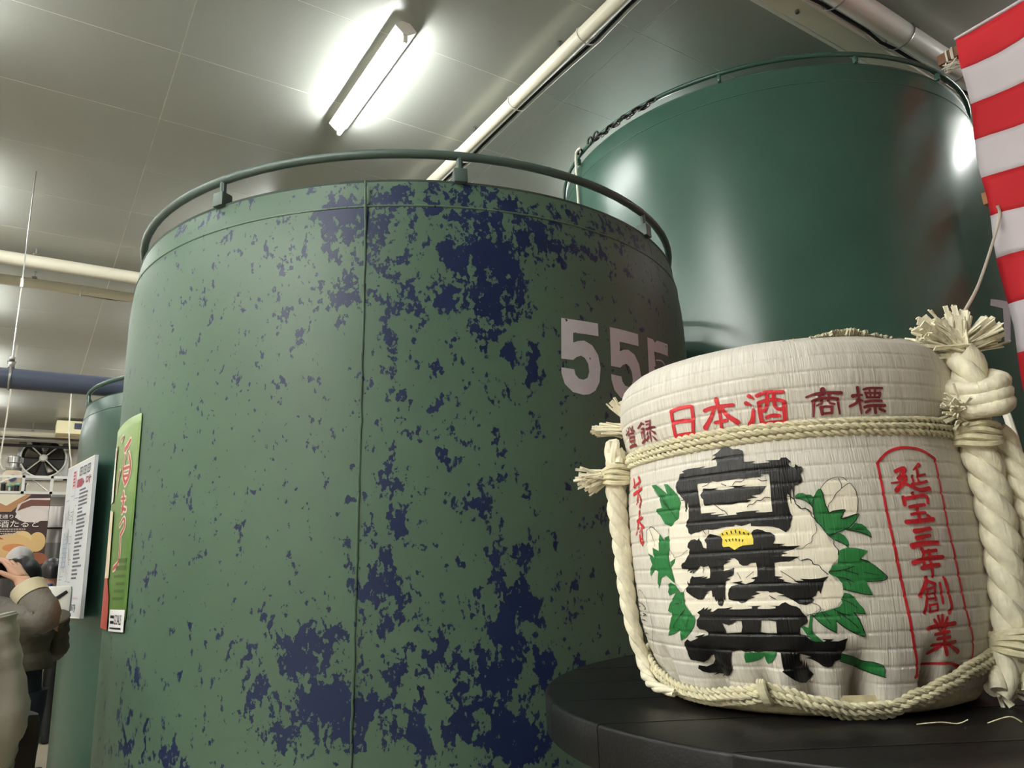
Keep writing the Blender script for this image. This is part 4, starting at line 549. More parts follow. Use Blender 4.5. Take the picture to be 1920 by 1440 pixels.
# seven boards, cut to the disc
nb = 7; bw = 2*TRr/nb; ang = radians(-34)
def board(i):
    y0, y1 = -TRr+i*bw+.0012, -TRr+(i+1)*bw-.0012; r = TRr
    pts = []
    N = 18
    for k in range(N+1):
        y = y0+(y1-y0)*k/N; pts.append((sqrt(max(0, r*r-y*y)), y))
    for k in range(N+1):
        y = y1+(y0-y1)*k/N; pts.append((-sqrt(max(0, r*r-y*y)), y))
    b = MB(); n = len(pts); rings = [(1, TZ-.065), (1, TZ-.005), (.996, TZ-.0015), (.99, TZ)]
    vs = []
    for s, z in rings:
        for p in pts:
            x, y = p[0]*s, p[1] if s == 1 else p[1]+(-.001 if p[1] > (y0+y1)/2 else .001)
            vs.append(Vector((TX+x*cos(ang)-y*sin(ang), TY+x*sin(ang)+y*cos(ang), z)))
    fs = []
    for q in range(len(rings)-1):
        for k in range(n): l = (k+1) % n; fs.append((q*n+k, q*n+l, (q+1)*n+l, (q+1)*n+k))
    fs.append(tuple((len(rings)-1)*n+k for k in range(n))); fs.append(tuple(range(n-1, -1, -1)))
    return b.add(vs, fs)
for i in range(nb): board(i).build('board', M_dark, t, sharp=50)
ns = 30; st = None
for i in range(ns):
    a = 2*pi*i/ns; dw = 2*pi*.655/ns
    b = MB(); rot = Matrix.Rotation(-a, 3, 'Z')
    for q in range(6):
        pass
    prof = [(.60, .0), (.64, .25), (.655, .6), (.645, TZ-.072)]
    def fn(u, v, a=a):
        z = v*(TZ-.074); r = .60+.055*sin(pi*(.25+.6*v)); w = a+(u-.5)*2*pi/ns*.97
        r += .006*noise.noise(Vector((w*9, z*4, 1)))-.004*abs(2*u-1)**4
        return Vector((TX+r*sin(w), TY+r*cos(w), z))
    b.grid(fn, 6, 14); b.build('stave', M_darkrough, t, sharp=0, solid=.012)
MB().lathe([(.662, .28), (.668, .285), (.668, .325), (.662, .33)], 64, (TX, TY, 0)).build('hoop', M_black, t)

# ---------------------------------------------------------------- straw wrapped sake barrel
BX, BY = 1.5*sin(radians(53.85)), 1.5*cos(radians(53.85)); PHB = atan2(-BX, -BY)
BP = [(.20, 1.165), (.245, 1.168), (.268, 1.19), (.283, 1.235), (.297, 1.30), (.303, 1.40), (.302, 1.5), (.296, 1.57), (.292, 1.592), (.298, 1.615), (.305, 1.66), (.304, 1.70), (.295, 1.725), (.278, 1.738)]
BAND = .0243
def brad0(z):
    if z <= BP[0][1]: return BP[0][0]
    for (r0, z0), (r1, z1) in zip(BP, BP[1:]):
        if z <= z1:
            t = (z-z0)/(z1-z0); return r0+(r1-r0)*t
    return BP[-1][0]
def sstep(a, b, x):
    t = max(0, min(1, (x-a)/(b-a))); return t*t*(3-2*t)
def brad(th, z):
    # smooth profile + weave bands + gathered pleats near the bottom
    r = (brad0(z-.012)+2*brad0(z)+brad0(z+.012))/4 if z > 1.2 and z < 1.715 else brad0(z)
    q = (z/BAND) % 1.0; r += .0016*min(1, 8*min(q, 1-q))-.0016
    r += .0022*noise.noise(Vector((th*3.1, z*5, 3)))+.0012*noise.noise(Vector((th*14, z*2.5, 9)))*(1 if z > 1.4 else .6)
    k = sstep(1.285, 1.20, z)*sstep(1.165, 1.185, z)
    if k > 0:
        for (a, zz, s) in PLEAT: r -= k*.042*s*math.exp(-((th-a-.10*(zz-z))/.052)**2)
        r -= k*.006*(.5+.5*sin(th*23+1))
        r += k*.006*sin(th*9)
    return r
class BS:
    c = (BX, BY)
    def __call__(s, u, z, off):
        r = brad(u, z)+off; return Vector((BX+r*sin(PHB+u), BY+r*cos(PHB+u), z))
SB = BS()
def SB0(u, z, off):      # the taut outline, bridging the pleats
    r = brad0(z)+off; return Vector((BX+r*sin(PHB+u), BY+r*cos(PHB+u), z))
bar = thing('sake_barrel', (BX, BY, TZ), 'straw wrapped barrel with black brush lettering and straw ropes on the table', 'barrel')
b = MB(); NU, NV = 420, 320; uv = []
zlist = [1.188+(1.738-1.188)*j/NV for j in range(NV+1)]
vs = []
for i in range(NU+1):
    u = -pi+2*pi*i/NU
    for z in zlist: vs.append(SB(u, z, 0)); uv.append((u*.3, z))
m_ = NV+1; b.add(vs, [(i*m_+j, (i+1)*m_+j, (i+1)*m_+j+1, i*m_+j+1) for i in range(NU) for j in range(NV)])
b.uv = uv; b.build('straw_mat', M_mat, bar, sharp=0)
# bare straw foot below the mat
b = MB(); uv = []
vs = []
for i in range(181):
    u = -pi+2*pi*i/180
    for k, (r, z) in enumerate(((.02, 1.1655), (.2, 1.1655), (.235, 1.167), (.255, 1.174), (.262, 1.183), (.262, 1.2))):
        rr = r+.003*noise.noise(Vector((u*9, z*9, 4)))*(k > 0); vs.append(Vector((BX+rr*sin(PHB+u), BY+rr*cos(PHB+u), z)))
b.add(vs, [(i*6+j, (i+1)*6+j, (i+1)*6+j+1, i*6+j+1) for i in range(180) for j in range(5)]); b.build('straw_foot', M_straw, bar)
# straw lid, slightly mounded, with a tuft along the rim
b = MB()
def lidf(u, v):
    a = 2*pi*u; r = .283*(1-v); z = 1.734+.02*sin(pi*.5*min(1, v*1.6))+.012*math.exp(-(((a-pi+.5) % (2*pi)-pi)/.3)**2)*math.exp(-((v-.12)/.12)**2)
    r += .002*noise.noise(Vector((a*30, v*4, 0)))
    return Vector((BX+r*sin(PHB+a), BY+r*cos(PHB+a), z))
b.grid(lidf, 120, 14); b.build('straw_lid', M_strawl, bar)
b = MB()
for k in range(260):
    a = random.gauss(-.45, .15); r0 = .275; h = .012*math.exp(-((a+.45)/.16)**2)+.002
    p = Vector((BX+r0*sin(PHB+a), BY+r0*cos(PHB+a), 1.733)); q = p+Vector((random.uniform(-.012, .012), random.uniform(-.012, .012), h)); q2 = q+Vector((sin(PHB+a), cos(PHB+a), 0))*(-.05)
    b.tube([p, q, q2], .0018, 4)
b.build('straw_tuft', M_strawl, bar, kind='stuff')
DU, DZ = 2*pi/420, BAND/8
def lettering(name, polys, off, m): return decal(name, polys, SB, off, DU, DZ, m, bar, .3)
pol = lambda P: [t_ for pg in P for t_ in tess(pg)]
rib = lambda S: [q for s in S for q in ribbon([(p[0], p[1], p[2]*(1.45 if abs(p[0]) > .8 else 1.12)) for p in s], .3)]
for pg in P_white: lettering('printed_petal', tess(pg), .0009, M_pink)
for pg in P_green: lettering('printed_leaf', tess(pg), .0014, M_green)
for a_, b__ in ((0, 2), (2, 3), (3, 4)): lettering('brush_character', pol(P_black[a_:b__]), .0018, M_ink)
lettering('printed_stamen', pol(P_yellow), .0022, M_yellow)
lettering('printed_outline', rib(S_line), .0027, M_ink)['kind'] = 'stuff'
i_ = 0
for n_, nm in ((5, 'red_character'), (6, 'red_character'), (12, 'red_character'), (3, 'frame'), (8, 'red_character'), (8, 'red_character'), (3, 'red_character'), (3, 'frame'), (6, 'red_character'), (13, 'red_character'), (13, 'red_character'), (7, 'red_character'), (9, 'red_character')):
    if nm == 'frame':
        fr_ = S_red[i_:i_+n_] if n_ == 3 and i_ < 30 else fr_+S_red[i_:i_+n_]
    else: lettering(nm, rib(S_red[i_:i_+n_]), .0016, M_redink)
    i_ += n_
assert i_ == len(S_red), (i_, len(S_red))
lettering('red_frame', rib(fr_), .0016, M_redink)
i_ = 0
for n_ in (13, 18, 13, len(S_maroon)-44): lettering('maroon_character', rib(S_maroon[i_:i_+n_]), .0016, M_maroon); i_ += n_
# cords round the upper waist and round the foot
def ringpts(zf, off, a0, a1, n=160):
    return [SB(a0+(a1-a0)*i/n, zf(a0+(a1-a0)*i/n), off) for i in range(n+1)]
for k, (dz, of) in enumerate(((.0095, .003), (0, .0055), (-.0095, .003))):
    b = MB(); twisted(b, ringpts(lambda a: 1.588+dz+.0012*sin(a*4+k), of, -pi, pi, 220), .0056, 2, .026, 6, .0035); b.build('waist_cord', M_cord, bar)
bz = sorted(BROPE)
def brz(a):
    if a <= bz[0][0]: return bz[0][1]+min(.02, (bz[0][0]-a)*.05)
    for (a0, z0), (a1, z1) in zip(bz, bz[1:]):
        if a <= a1:
            t = (a-a0)/(a1-a0); t = t*t*(3-2*t); return z0+(z1-z0)*t
    return bz[-1][1]+min(.02, (a-bz[-1][0])*.05)
for k, (dz, of) in enumerate(((.009, .004), (0, .009), (-.009, .006))):
    b = MB(); twisted(b, [SB0(-1.55+3.1*i/150, brz(-1.55+3.1*i/150)+dz, of) for i in range(151)], .0058, 2, .024, 6, .0035); b.build('foot_cord', M_cord, bar)
b = MB(); ku = .245
for k in range(3): b.tube([SB0(ku+.012*(k-1)+.01*cos(w), brz(ku)+.017*cos(w), .014+.008*sin(w)) for w in [2*pi*q/12 for q in range(12)]], .004, 6, closed=True)
b.build('cord_knot', M_cord, bar)
# side ropes
def push(pts, extra):
    out = []
    for p in pts:
        p = Vector(p); d = Vector((p.x-BX, p.y-BY, 0)); r = d.length; need = brad0(max(1.19, min(1.735, p.z)))+extra
        if r < need: d = d.normalized()*need
        out.append(Vector((BX+d.x, BY+d.y, p.z)))
    return out
RL = [(.9699, 1.0778, 1.615), (.9623, 1.0847, 1.59), (.96, 1.0867, 1.5576), (.9588, 1.0878, 1.4961), (.9613, 1.0855, 1.4356), (.9653, 1.082, 1.3763), (.9721, 1.0759, 1.3182), (.98, 1.0687, 1.2706), (.9909, 1.0585, 1.2312), (.96, 1.045, 1.205), (.935, 1.0, 1.194), (.932, .95, 1.188)]
b = MB(); twisted(b, smooth_path(push(RL, .018), 8), lambda t: .0215-.0145*t**1.6, 3, .105, 10, .008, hand=-1); b.build('side_rope', M_strawl, bar)
b = MB(); lp = push([(.972, 1.075, 1.56), (.957, 1.09, 1.60), (.962, 1.086, 1.628), (.985, 1.06, 1.62), (.99, 1.05, 1.585)], .024)
twisted(b, smooth_path(lp, 8), .015, 3, .09, 8, .006); b.build('rope_loop', M_strawl, bar)
b = MB()
for k in range(4):
    c = Vector((.963, 1.084, 1.578-.009*k)); b.tube([c+Vector((.027*cos(w), .027*sin(w), .003*sin(w*2+k))) for w in [2*pi*q/16 for q in range(16)]], .0052, 6, closed=True)
b.build('rope_binding', M_cord, bar)
def frond(b, o, d, L, w, n=4, droop=.0):
    """a flat straw blade: thin box strip"""
    d = d.normalized(); s = d.cross(Vector((random.uniform(-1, 1), random.uniform(-1, 1), random.uniform(-1, 1)))).normalized(); up = d.cross(s)*.0011
    L0 = []; pts = []
    for i in range(n+1):
        t = i/n; p = o+d*L*t+Vector((0, 0, -droop*t*t)); ww = w*(.75+.5*t); pts += [p-s*ww-up, p+s*ww-up, p+s*ww+up, p-s*ww+up]
    fs = []
    for i in range(n):
        for k in range(4): l = (k+1) % 4; fs.append((i*4+k, i*4+l, i*4+4+l, i*4+4+k))
    fs += [(0, 3, 2, 1), (n*4, n*4+1, n*4+2, n*4+3)]
    b.add(pts, fs)
def tassel(name, o, d, spread, L, n, w=.0035, droop=0):
    b = MB(); o = Vector(o); d = Vector(d).normalized()
    for k in range(n):
        dd = d+Vector((random.gauss(0, spread), random.gauss(0, spread), random.gauss(0, spread)))
        frond(b, o+Vector((random.gauss(0, .006), random.gauss(0, .006), random.gauss(0, .006))), dd, L*random.uniform(.75, 1.08), w*random.uniform(.6, 1.5), 4, droop)
    return b.build(name, M_strawl, bar, smooth=False, kind='stuff')
out_l = Vector((-.78, .62, 0))
tassel('rope_tassel', (.94, 1.10, 1.565), (-.5, .42, -.05), .25, .05, 46, .002)
tassel('straw_end', (.99, 1.09, 1.655), (-.62, .5, .12), .10, .052, 26, .003)
tassel('straw_end', (1.0, 1.085, 1.685), (-.55, .45, .8), .12, .04, 18, .003)
ropeR = [(1.2776, .5726, 1.712), (1.2767, .5745, 1.6902), (1.2755, .5772, 1.6497), (1.2722, .5844, 1.6104), (1.2702, .5886, 1.5826), (1.2717, .5855, 1.5488), (1.2739, .5807, 1.5007), (1.2754, .5773, 1.454), (1.2755, .5772, 1.4043), (1.2744, .5796, 1.3558), (1.2727, .5833, 1.3081), (1.2682, .5931, 1.2612), (1.2599, .6104, 1.2222), (1.235, .645, 1.19)]
rp = push(ropeR, .026)
b = MB(); twisted(b, smooth_path(rp, 8), lambda t: .0275 if t < .75 else .0275-.008*(t-.75)/.25, 3, .125, 12, .008, hand=-1); ropeo = b.build('side_rope', M_strawl, bar)
# second length behind it
rq = [Vector((p.x+.035, p.y-.022, p.z)) for p in rp[4:]]
rq = [p+Vector((.012, -.006, 0))*sin(pi*i/(len(rq)-1)) for i, p in enumerate(rq)]
b = MB(); twisted(b, smooth_path(rq, 8), .021, 3, .11, 10, .008, hand=-1); b.build('side_rope', M_strawl, bar)
b = MB(); c0 = rp[2]+Vector((-.005, -.012, .008))
for k in range(3):
    b.tube([c0+Vector((.036*cos(w), .036*sin(w), .016*sin(w+1.2)-.017*k)) for w in [2*pi*q/20 for q in range(20)]], [.0135+.002*sin(q) for q in range(20)], 10, closed=True)
b.build('rope_knot', M_strawl, ropeo)
b = MB(); c0 = rp[4]+Vector((0, -.004, -.004))
for k in range(4):
    b.tube([c0+Vector((.033*cos(w), .033*sin(w), .004*sin(w*2+k)+.008-.009*k)) for w in [2*pi*q/18 for q in range(18)]], .0055, 6, closed=True)
b.build('rope_binding', M_cord, bar)
b = MB(); c0 = rp[11]+Vector((.01, -.008, .0))
for k in range(4):
    b.tube([c0+Vector((.036*cos(w), .036*sin(w), .004*sin(w*2+k)+.012-.009*k)) for w in [2*pi*q/18 for q in range(18)]], .0055, 6, closed=True)
b.build('rope_binding', M_cord, bar)
top = rp[0]+Vector((0, 0, .012)); rt = Vector((.81, -.59, 0)); tw = Vector((-.59, -.81, 0))
tassel('rope_tassel', top, Vector((0, 0, 1))+rt*.05, .16, .06, 60, .004)
tassel('rope_tassel', top, rt*.9+Vector((0, 0, .42)), .16, .068, 60, .004)
tassel('rope_tassel', top, -rt*.9+Vector((0, 0, .55)), .22, .075, 70, .0035)
tassel('straw_end', rp[3]+Vector((-.02, .012, .0))+tw*.02, -rt+tw*.5+Vector((0, 0, .2)), .35, .042, 40, .0022)
tassel('straw_end', (1.262, .60, 1.20), tw*.3+rt*.2+Vector((0, 0, -.5)), .2, .03, 20, .003)
b = MB()
for pts in ([(1.06, .62, 1.167), (1.085, .6, 1.169), (1.1, .585, 1.167), (1.11, .575, 1.172)], [(1.13, .56, 1.167), (1.15, .54, 1.175), (1.16, .53, 1.168)]): b.tube(smooth_path(pts, 5), .0009, 4)
tag(b.build('straw_bits', M_straw, loc=(1.1, .58, TZ)), 'few loose straw bits lying on the black table before the barrel', 'straw', kind='stuff')

# ---------------------------------------------------------------- festival poster on the peeling tank
PU0, PU1, PZ0, PZ1 = .868, 1.275, 1.242, 2.022
pg_ = mat('poster_green', rgb(134, 172, 84), .35); nt = pg_.node_tree; b_ = nt.nodes['Principled BSDF']
tc_ = nt.nodes.new('ShaderNodeTexCoord'); sx = nt.nodes.new('ShaderNodeSeparateXYZ'); nt.links.new(tc_.outputs['Object'], sx.inputs[0])
rp_ = nt.nodes.new('ShaderNodeValToRGB'); e = rp_.color_ramp.elements; e[0].position = 0; e[0].color = rgb(88, 122, 56); e[1].position = 1; e[1].color = rgb(140, 166, 106)
x = rp_.color_ramp.elements.new(.45); x.color = rgb(80, 118, 52)
mr_ = nt.nodes.new('ShaderNodeMapRange'); mr_.inputs['From Min'].default_value = 0; mr_.inputs['From Max'].default_value = .78
nt.links.new(sx.outputs['Z'], mr_.inputs['Value']); nt.links.new(mr_.outputs['Result'], rp_.inputs['Fac']); nt.links.new(rp_.outputs['Color'], b_.inputs['Base Color'])
pcx = AX+AR*sin(PHA+PU0); pcy = AY+AR*cos(PHA+PU0)
pos = thing('festival_poster', (pcx, pcy, PZ0), 'green festival poster with red brush lettering taped on the peeling tank', 'poster')
rect = lambda u0, u1, z0, z1: [[(u0, z0), (u1, z0), (u1, z1), (u0, z1)]]
b = MB(); b.grid(lambda u, v: SA(PU0+(PU1-PU0)*u, PZ0+.04+(PZ1-PZ0-.04)*v, .004+.002*sin(u*9)), 24, 20); b.build('sheet', pg_, pos, sharp=0, solid=.0012)
pm = lambda n_, c: mat('poster_'+n_, c, .4)
SP = lambda nm, polys, off, m: decal(nm, polys, SA, off, radians(2), .05, m, pos, AR)
for a_, b__ in ((0, 8), (8, 11), (11, 13)):
    SP('character_halo', [q for s in POSTER_RED[a_:b__] for q in ribbon([(p[0], p[1], p[2]*1.0+.014) for p in s], AR)], .0075, pm('white', rgb(216, 206, 186)))
    if a_ == 0: COL.objects[-1]['kind'] = 'stuff'
    SP('red_character', [q for s in POSTER_RED[a_:b__] for q in ribbon(s, AR)], .0085, pm('red', rgb(178, 66, 72)))
SP('credit_strip', rect(.872, 1.0, PZ0+.0, PZ0+.075), .0075, pm('strip_white', rgb(240, 238, 238)))
SP('figure', [[(1.02, 1.245), (1.275, 1.245), (1.275, 1.42), (1.2, 1.45), (1.09, 1.44), (1.03, 1.36)]], .0075, pm('kimono', rgb(170, 74, 64)))
SP('figure', [[(1.06, 1.43), (1.25, 1.43), (1.2, 1.7), (1.08, 1.68)]], .0076, pm('cloth', rgb(222, 206, 178)))
SP('caption', [[(1.10, 1.72), (1.22, 1.72), (1.22, 1.95), (1.12, 1.95)]], .0076, pm('pale', rgb(232, 230, 214)))
SP('credit_text', [r for k in range(6) for r in rect(.89, .985-.012*(k % 3), PZ0+.108+k*.026, PZ0+.108+k*.026+(.016 if k > 3 else .010))], .0078, pm('dark', rgb(66, 92, 44)))
def text_polys(s):
    cu = bpy.data.curves.new('t', 'FONT'); cu.body = s; cu.size = 1; cu.resolution_u = 3
    o = bpy.data.objects.new('t', cu); COL.objects.link(o); dg = bpy.context.evaluated_depsgraph_get(); dg.update()
    me = o.evaluated_get(dg).to_mesh(); vs = [v.co.copy() for v in me.vertices]; fs = [list(p.vertices) for p in me.polygons]
    bpy.data.objects.remove(o); bpy.data.curves.remove(cu)
    x0 = min(v.x for v in vs); x1 = max(v.x for v in vs); y0 = min(v.y for v in vs); y1 = max(v.y for v in vs)
    vs = [((v.x-x0)/(x1-x0), (v.y-y0)/(y1-y0)) for v in vs]
    return [[vs[i] for i in f] for f in fs]
G = text_polys('GOALS')
SP('credit_text', [[(.945-p[0]*.055, PZ0+.024+p[1]*.034) for p in pl] for pl in G]+rect(.95, .985, PZ0+.045, PZ0+.055)+rect(.95, .985, PZ0+.026, PZ0+.036)+rect(.89, .985, PZ0+.008, PZ0+.014), .0088, pm('black', rgb(30, 30, 40)))

# ---------------------------------------------------------------- map board hung on the left tank
BRr = Vector((.379, 5.737, 0)); BLl = Vector((.26, 6.495, 0)); bd = (BLl-BRr).normalized(); bn = Vector((-bd.y, bd.x, 0))
if bn.dot(-BRr) < 0: bn = -bn
bz0, bz1 = 1.203, 2.277; bw_ = (BLl-BRr).length
brd = thing('map_board', ((BRr.x+BLl.x)/2, (BRr.y+BLl.y)/2, bz0), 'white map and listing board hung on the left green tank', 'board')
def bpt(u, z, off=0):  # u: 0 = left edge as read, 1 = right
    p = BLl+(BRr-BLl)*u+bn*off; return Vector((p.x, p.y, bz0+(bz1-bz0)*z))
b = MB(); b.add([bpt(u, z, o) for o in (0, -.022) for u, z in ((0, 0), (1, 0), (1, 1), (0, 1))], [(0, 1, 2, 3), (7, 6, 5, 4), (0, 4, 5, 1), (1, 5, 6, 2), (2, 6, 7, 3), (3, 7, 4, 0)])
panel = b.build('panel', mat('board_white', rgb(206, 210, 216), .4), brd, smooth=False)
def flat(nm, polys, off, m):
    b = MB()
    for pl in polys: b.add([bpt(p[0], p[1], off) for p in pl], [tuple(range(len(pl)))])
    return b.build(nm, m, panel, smooth=False)
R_ = lambda u0, u1, z0, z1: [(u0, z0), (u1, z0), (u1, z1), (u0, z1)]
bk = mat('print_grey', rgb(96, 98, 108), .5); bk2 = mat('print_dark', rgb(60, 58, 66), .5); brd_red = mat('print_crimson', rgb(150, 44, 66), .5); bpk = mat('print_pink', rgb(218, 176, 184), .5); blu = mat('print_blue', rgb(150, 176, 204), .5)
flat('trim_edge', [R_(0, 1, 0, .008), R_(0, 1, .992, 1), R_(.985, 1, 0, 1)], .0015, mat('board_edge', rgb(246, 240, 224), .4))
ol = []
for x in (.50, .64, .78):
    for (a, b__, c, d) in ((0, .10, .955, .962), (0, .10, .905, .912), (0, .012, .905, .962), (.09, .10, .905, .962), (.03, .07, .93, .937), (.045, .055, .91, .955)): ol.append(R_(x+a, x+b__, c, d))
flat('title', ol, .002, bk2)
flat('title', [R_(.44, .62, .83, .885), R_(.64, .66, .835, .88), R_(.66, .70, .85, .86), R_(.76, .84, .842, .852), R_(.76, .775, .842, .88), R_(.825, .84, .842, .88), R_(.76, .84, .872, .88), R_(.88, .90, .83, .885), R_(.86, .94, .862, .87)], .002, brd_red)
flat('side_label', [R_(.26, .38, .835, .955)], .002, bpk)
flat('side_label_text', [R_(.285, .355, .85+k*.022, .862+k*.022) for k in range(5)], .003, brd_red)
ls = []; rs_ = random.Random(3)
for k in range(24):
    z = .80-.0245*k; L = rs_.choice((.16, .2, .24, .3)); u = .56+.0
    q = u
    while q < u+L: ww = rs_.uniform(.018, .03); ls.append(R_(q, q+ww, z, z+.012)); q += ww+.006
flat('listing', ls, .002, bk)
mp_ = []
for k in range(60):
    u = rs_.uniform(.04, .46); z = rs_.uniform(.18, .80)
    if rs_.random() < .5: mp_.append(R_(u, u+rs_.uniform(.02, .14), z, z+.003))
    else: mp_.append(R_(u, u+.006, z, z+rs_.uniform(.02, .10)))
flat('map_lines', mp_, .002, bk)
flat('map_lines', [R_(.10+.05*k, .108+.05*k, .30, .55) for k in range(4)]+[R_(.08, .3, .32+.03*k, .324+.03*k) for k in range(7)], .0022, blu)
flat('notice', [R_(.06+.05*k, .10+.05*k, .105, .145) for k in (0, 3, 4, 5)], .002, bk2)
flat('notice', [R_(.62+.05*k, .66+.05*k, .115, .125) for k in range(5)], .002, bpk)
T_ = text_polys('10時~5時')
flat('notice', [[(.10+p[0]*.72, .035+p[1]*.05) for p in pl] for pl in T_], .002, bk2)
MB().box((BRr+bd*.38-bn*.03+Vector((0, 0, 1.5))), (.03, .03, .03)).build('mount', M_steel, brd); MB().box((BRr+bd*.38-bn*.03+Vector((0, 0, 2.1))), (.03, .03, .03)).build('mount', M_steel, brd)

# ---------------------------------------------------------------- far wall: fan, air unit, pipes
fx, fy, fz = .276, Y1-.1, 4.24
t = thing('wall_fan', (fx, fy, fz), 'round ventilation fan in a square steel frame on the far wall', 'fan')
b = MB(); rot = Matrix.Rotation(radians(90), 3, 'X')
for sx_, sz_ in ((-1, 0), (1, 0), (0, -1), (0, 1)):
    b.box((fx+sx_*.45, fy, fz+sz_*.45), (.08 if sx_ else .98, .06, .98 if sx_ else .08))
for sx_ in (-1, 1):
    for sz_ in (-1, 1):
        b.add([Vector((fx+sx_*p, fy-.02, fz+sz_*q)) for p, q in ((.45, .45), (.45, .18), (.18, .45))], [(0, 1, 2)])
b.build('frame', M_steel, t, smooth=False)
b = MB(); b.lathe([(.42, -.06), (.45, -.06), (.45, .06), (.42, .06), (.42, -.06)], 40, (fx, fy-.02, fz), axis=rot); b.build('shroud_ring', M_white, t)
MB().lathe([(0, 0), (.42, 0), (.42, .01), (0, .01)], 32, (fx, fy+.05, fz), axis=rot).build('backing', mat('fan_dark', rgb(40, 38, 36), .4, .4), t)
for k in range(5):
    a = 2*pi*k/5+.3
    def bl(u, v, a=a):
        r = .08+.31*u; w = a+(v-.5)*(.75-.1*u); return Vector((fx+r*cos(w), fy+.0+.05*(v-.5), fz+r*sin(w)))
    MB().grid(bl, 6, 6).build('blade', mat('fan_blade', rgb(88, 82, 76), .25, .8), t, solid=.006)
MB().lathe([(0, -.09), (.06, -.085), (.085, -.05), (.085, .03), (0, .03)], 24, (fx, fy, fz), axis=Matrix.Rotation(radians(-90), 3, 'X')).build('hub', M_white, t)
for k in range(4):
    a = pi/4+pi/2*k; MB().tube([(fx+.07*cos(a), fy-.07, fz+.07*sin(a)), (fx+.56*cos(a), fy-.05, fz+.56*sin(a))], .014, 8).build('strut', M_white, t)
t = thing('air_unit', (.72, 18.1, 4.6), 'cream air unit with dark slot hung at the far ceiling', 'air unit')
MB().box((.86, 18.3, 4.72), (.88, .6, .28), bev=.02).build('casing', mat('cream_casing', rgb(240, 228, 186), .45), t)
MB().box((.93, 17.995, 4.745), (.36, .03, .13), bev=.01).build('vent_slot', mat('slot_dark', rgb(60, 64, 84), .5), t)
for k in range(4): MB().box((.93, 17.975, 4.70+.03*k), (.35, .014, .006)).build('slat', mat('slot_slat', rgb(92, 96, 112), .5), t)
for i, (z, r, m, lb) in enumerate(((4.66, .06, M_cream, 'topmost cream pipe along the far wall'), (4.55, .05, M_steel, 'middle grey pipe along the far wall'), (4.43, .03, M_black, 'lowest black pipe along the far wall above the fan'))):
    pipe('wall_pipe', (X0, Y1-.75+.1*i, z), (X1, Y1-.75+.1*i, z), r, m, lb, 1.9)
# white railing of the loft, the motor on it, the duct
t = thing('loft_railing', (0, 12.2, 2.7), 'white steel loft railing above the brown banner', 'railing')
for z in (2.92, 2.70): MB().box((-.9, 12.2, z), (3.2, .035, .035)).build('rail_bar', M_white, t, smooth=False)
for x in (-1.6, -.8, -.03, .305, .66): MB().box((x, 12.2, 2.8), (.035, .035, .28)).build('upright', M_white, t, smooth=False)
MB().tube([(-.55, 12.2, 2.70), (-.15, 12.2, 2.91)], .012, 8).build('brace', M_white, t); MB().tube([(.05, 12.21, 2.90), (.27, 12.21, 2.72)], .006, 6).build('brace', M_steel, t)
MB().box((-.9, 12.9, 2.66), (3.2, 1.4, .03)).build('deck', M_steel, t, smooth=False)
for x in (-2.4, .62):
    MB().box((x, 13.4, 1.33), (.06, .06, 2.64)).build('deck_post', M_white, t, smooth=False)
    MB().box((x, 12.24, 1.33), (.06, .06, 2.64)).build('deck_post', M_white, t, smooth=False)
t = thing('pump_motor', (-.165, 12.6, 2.675), 'steel pump motor standing on the loft above the banner', 'motor')
c_ = (-.165, 12.6, 0)
MB().lathe([(0, 2.675), (.11, 2.68), (.12, 2.75), (.12, 3.0), (.10, 3.03), (.09, 3.05)], 24, c_).build('drum', mat('motor_cream', rgb(206, 186, 160), .4), t)
MB().lathe([(.09, 3.04), (.10, 3.06), (.10, 3.09), (.07, 3.10), (.07, 3.15), (.09, 3.16), (.09, 3.24), (.06, 3.26), (0, 3.265)], 24, c_).build('motor_body', M_steel, t); mbody = bpy.context.scene.collection.objects[-1]
for k in range(10):
    a = 2*pi*k/10; MB().box((c_[0]+.09*cos(a), c_[1]+.09*sin(a), 3.2), (.03, .008, .07), Matrix.Rotation(a, 3, 'Z')).build('cooling_fin', M_steel, mbody, smooth=False)
MB().lathe([(0, 0), (.05, 0), (.05, .012), (0, .012)], 18, (-.165, 12.475, 2.93), axis=Matrix.Rotation(radians(90), 3, 'X')).build('badge', mat('badge_blue', rgb(60, 66, 100), .4), t)
w = MB().tube(smooth_path([(-.30, 12.6, CEIL), (-.33, 12.6, 3.5), (-.34, 12.6, 3.2), (-.28, 12.58, 3.06), (-.22, 12.58, 3.12), (-.22, 12.59, 3.2)], 6), .010, 8)
tag(w.build('power_cable', M_twine, loc=(-.3, 12.6, CEIL)), 'pale power cable hanging from the ceiling to the pump motor', 'cable')
t = thing('valve_cluster', (-.2, 12.5, 2.7), 'green and grey valves clustered behind the loft railing', 'valve')
for k in range(6):
    x = -.42+.08*k; MB().tube([(x, 12.45, 2.69), (x, 12.45, 2.80+.02*(k % 3))], .028, 10).build('valve_body', M_steel if k % 2 else M_chain, t)
    MB().lathe([(0, 0), (.035, .005), (.04, .02), (0, .04)], 12, (x, 12.45, 2.80+.02*(k % 3))).build('valve_cap', mat('valve_green', rgb(110, 190, 160), .4) if k in (0, 1, 3, 4) else M_steel, t)
t = thing('steel_tank', (.47, 14.2, 0), 'pale grey upright steel vessel beside the brown banner', 'vessel')
MB().lathe([(.16, .02), (.165, .3), (.165, 2.78), (.14, 2.84), (0, 2.86)], 32, (.47, 14.2, 0)).build('body', mat('grey_vessel', rgb(176, 170, 166), .3, .5), t)
MB().lathe([(.168, 1.2), (.171, 1.21), (.171, 2.1), (.168, 2.11)], 32, (.47, 14.2, 0)).build('jacket', mat('vessel_jacket', rgb(128, 124, 122), .35, .5), t)
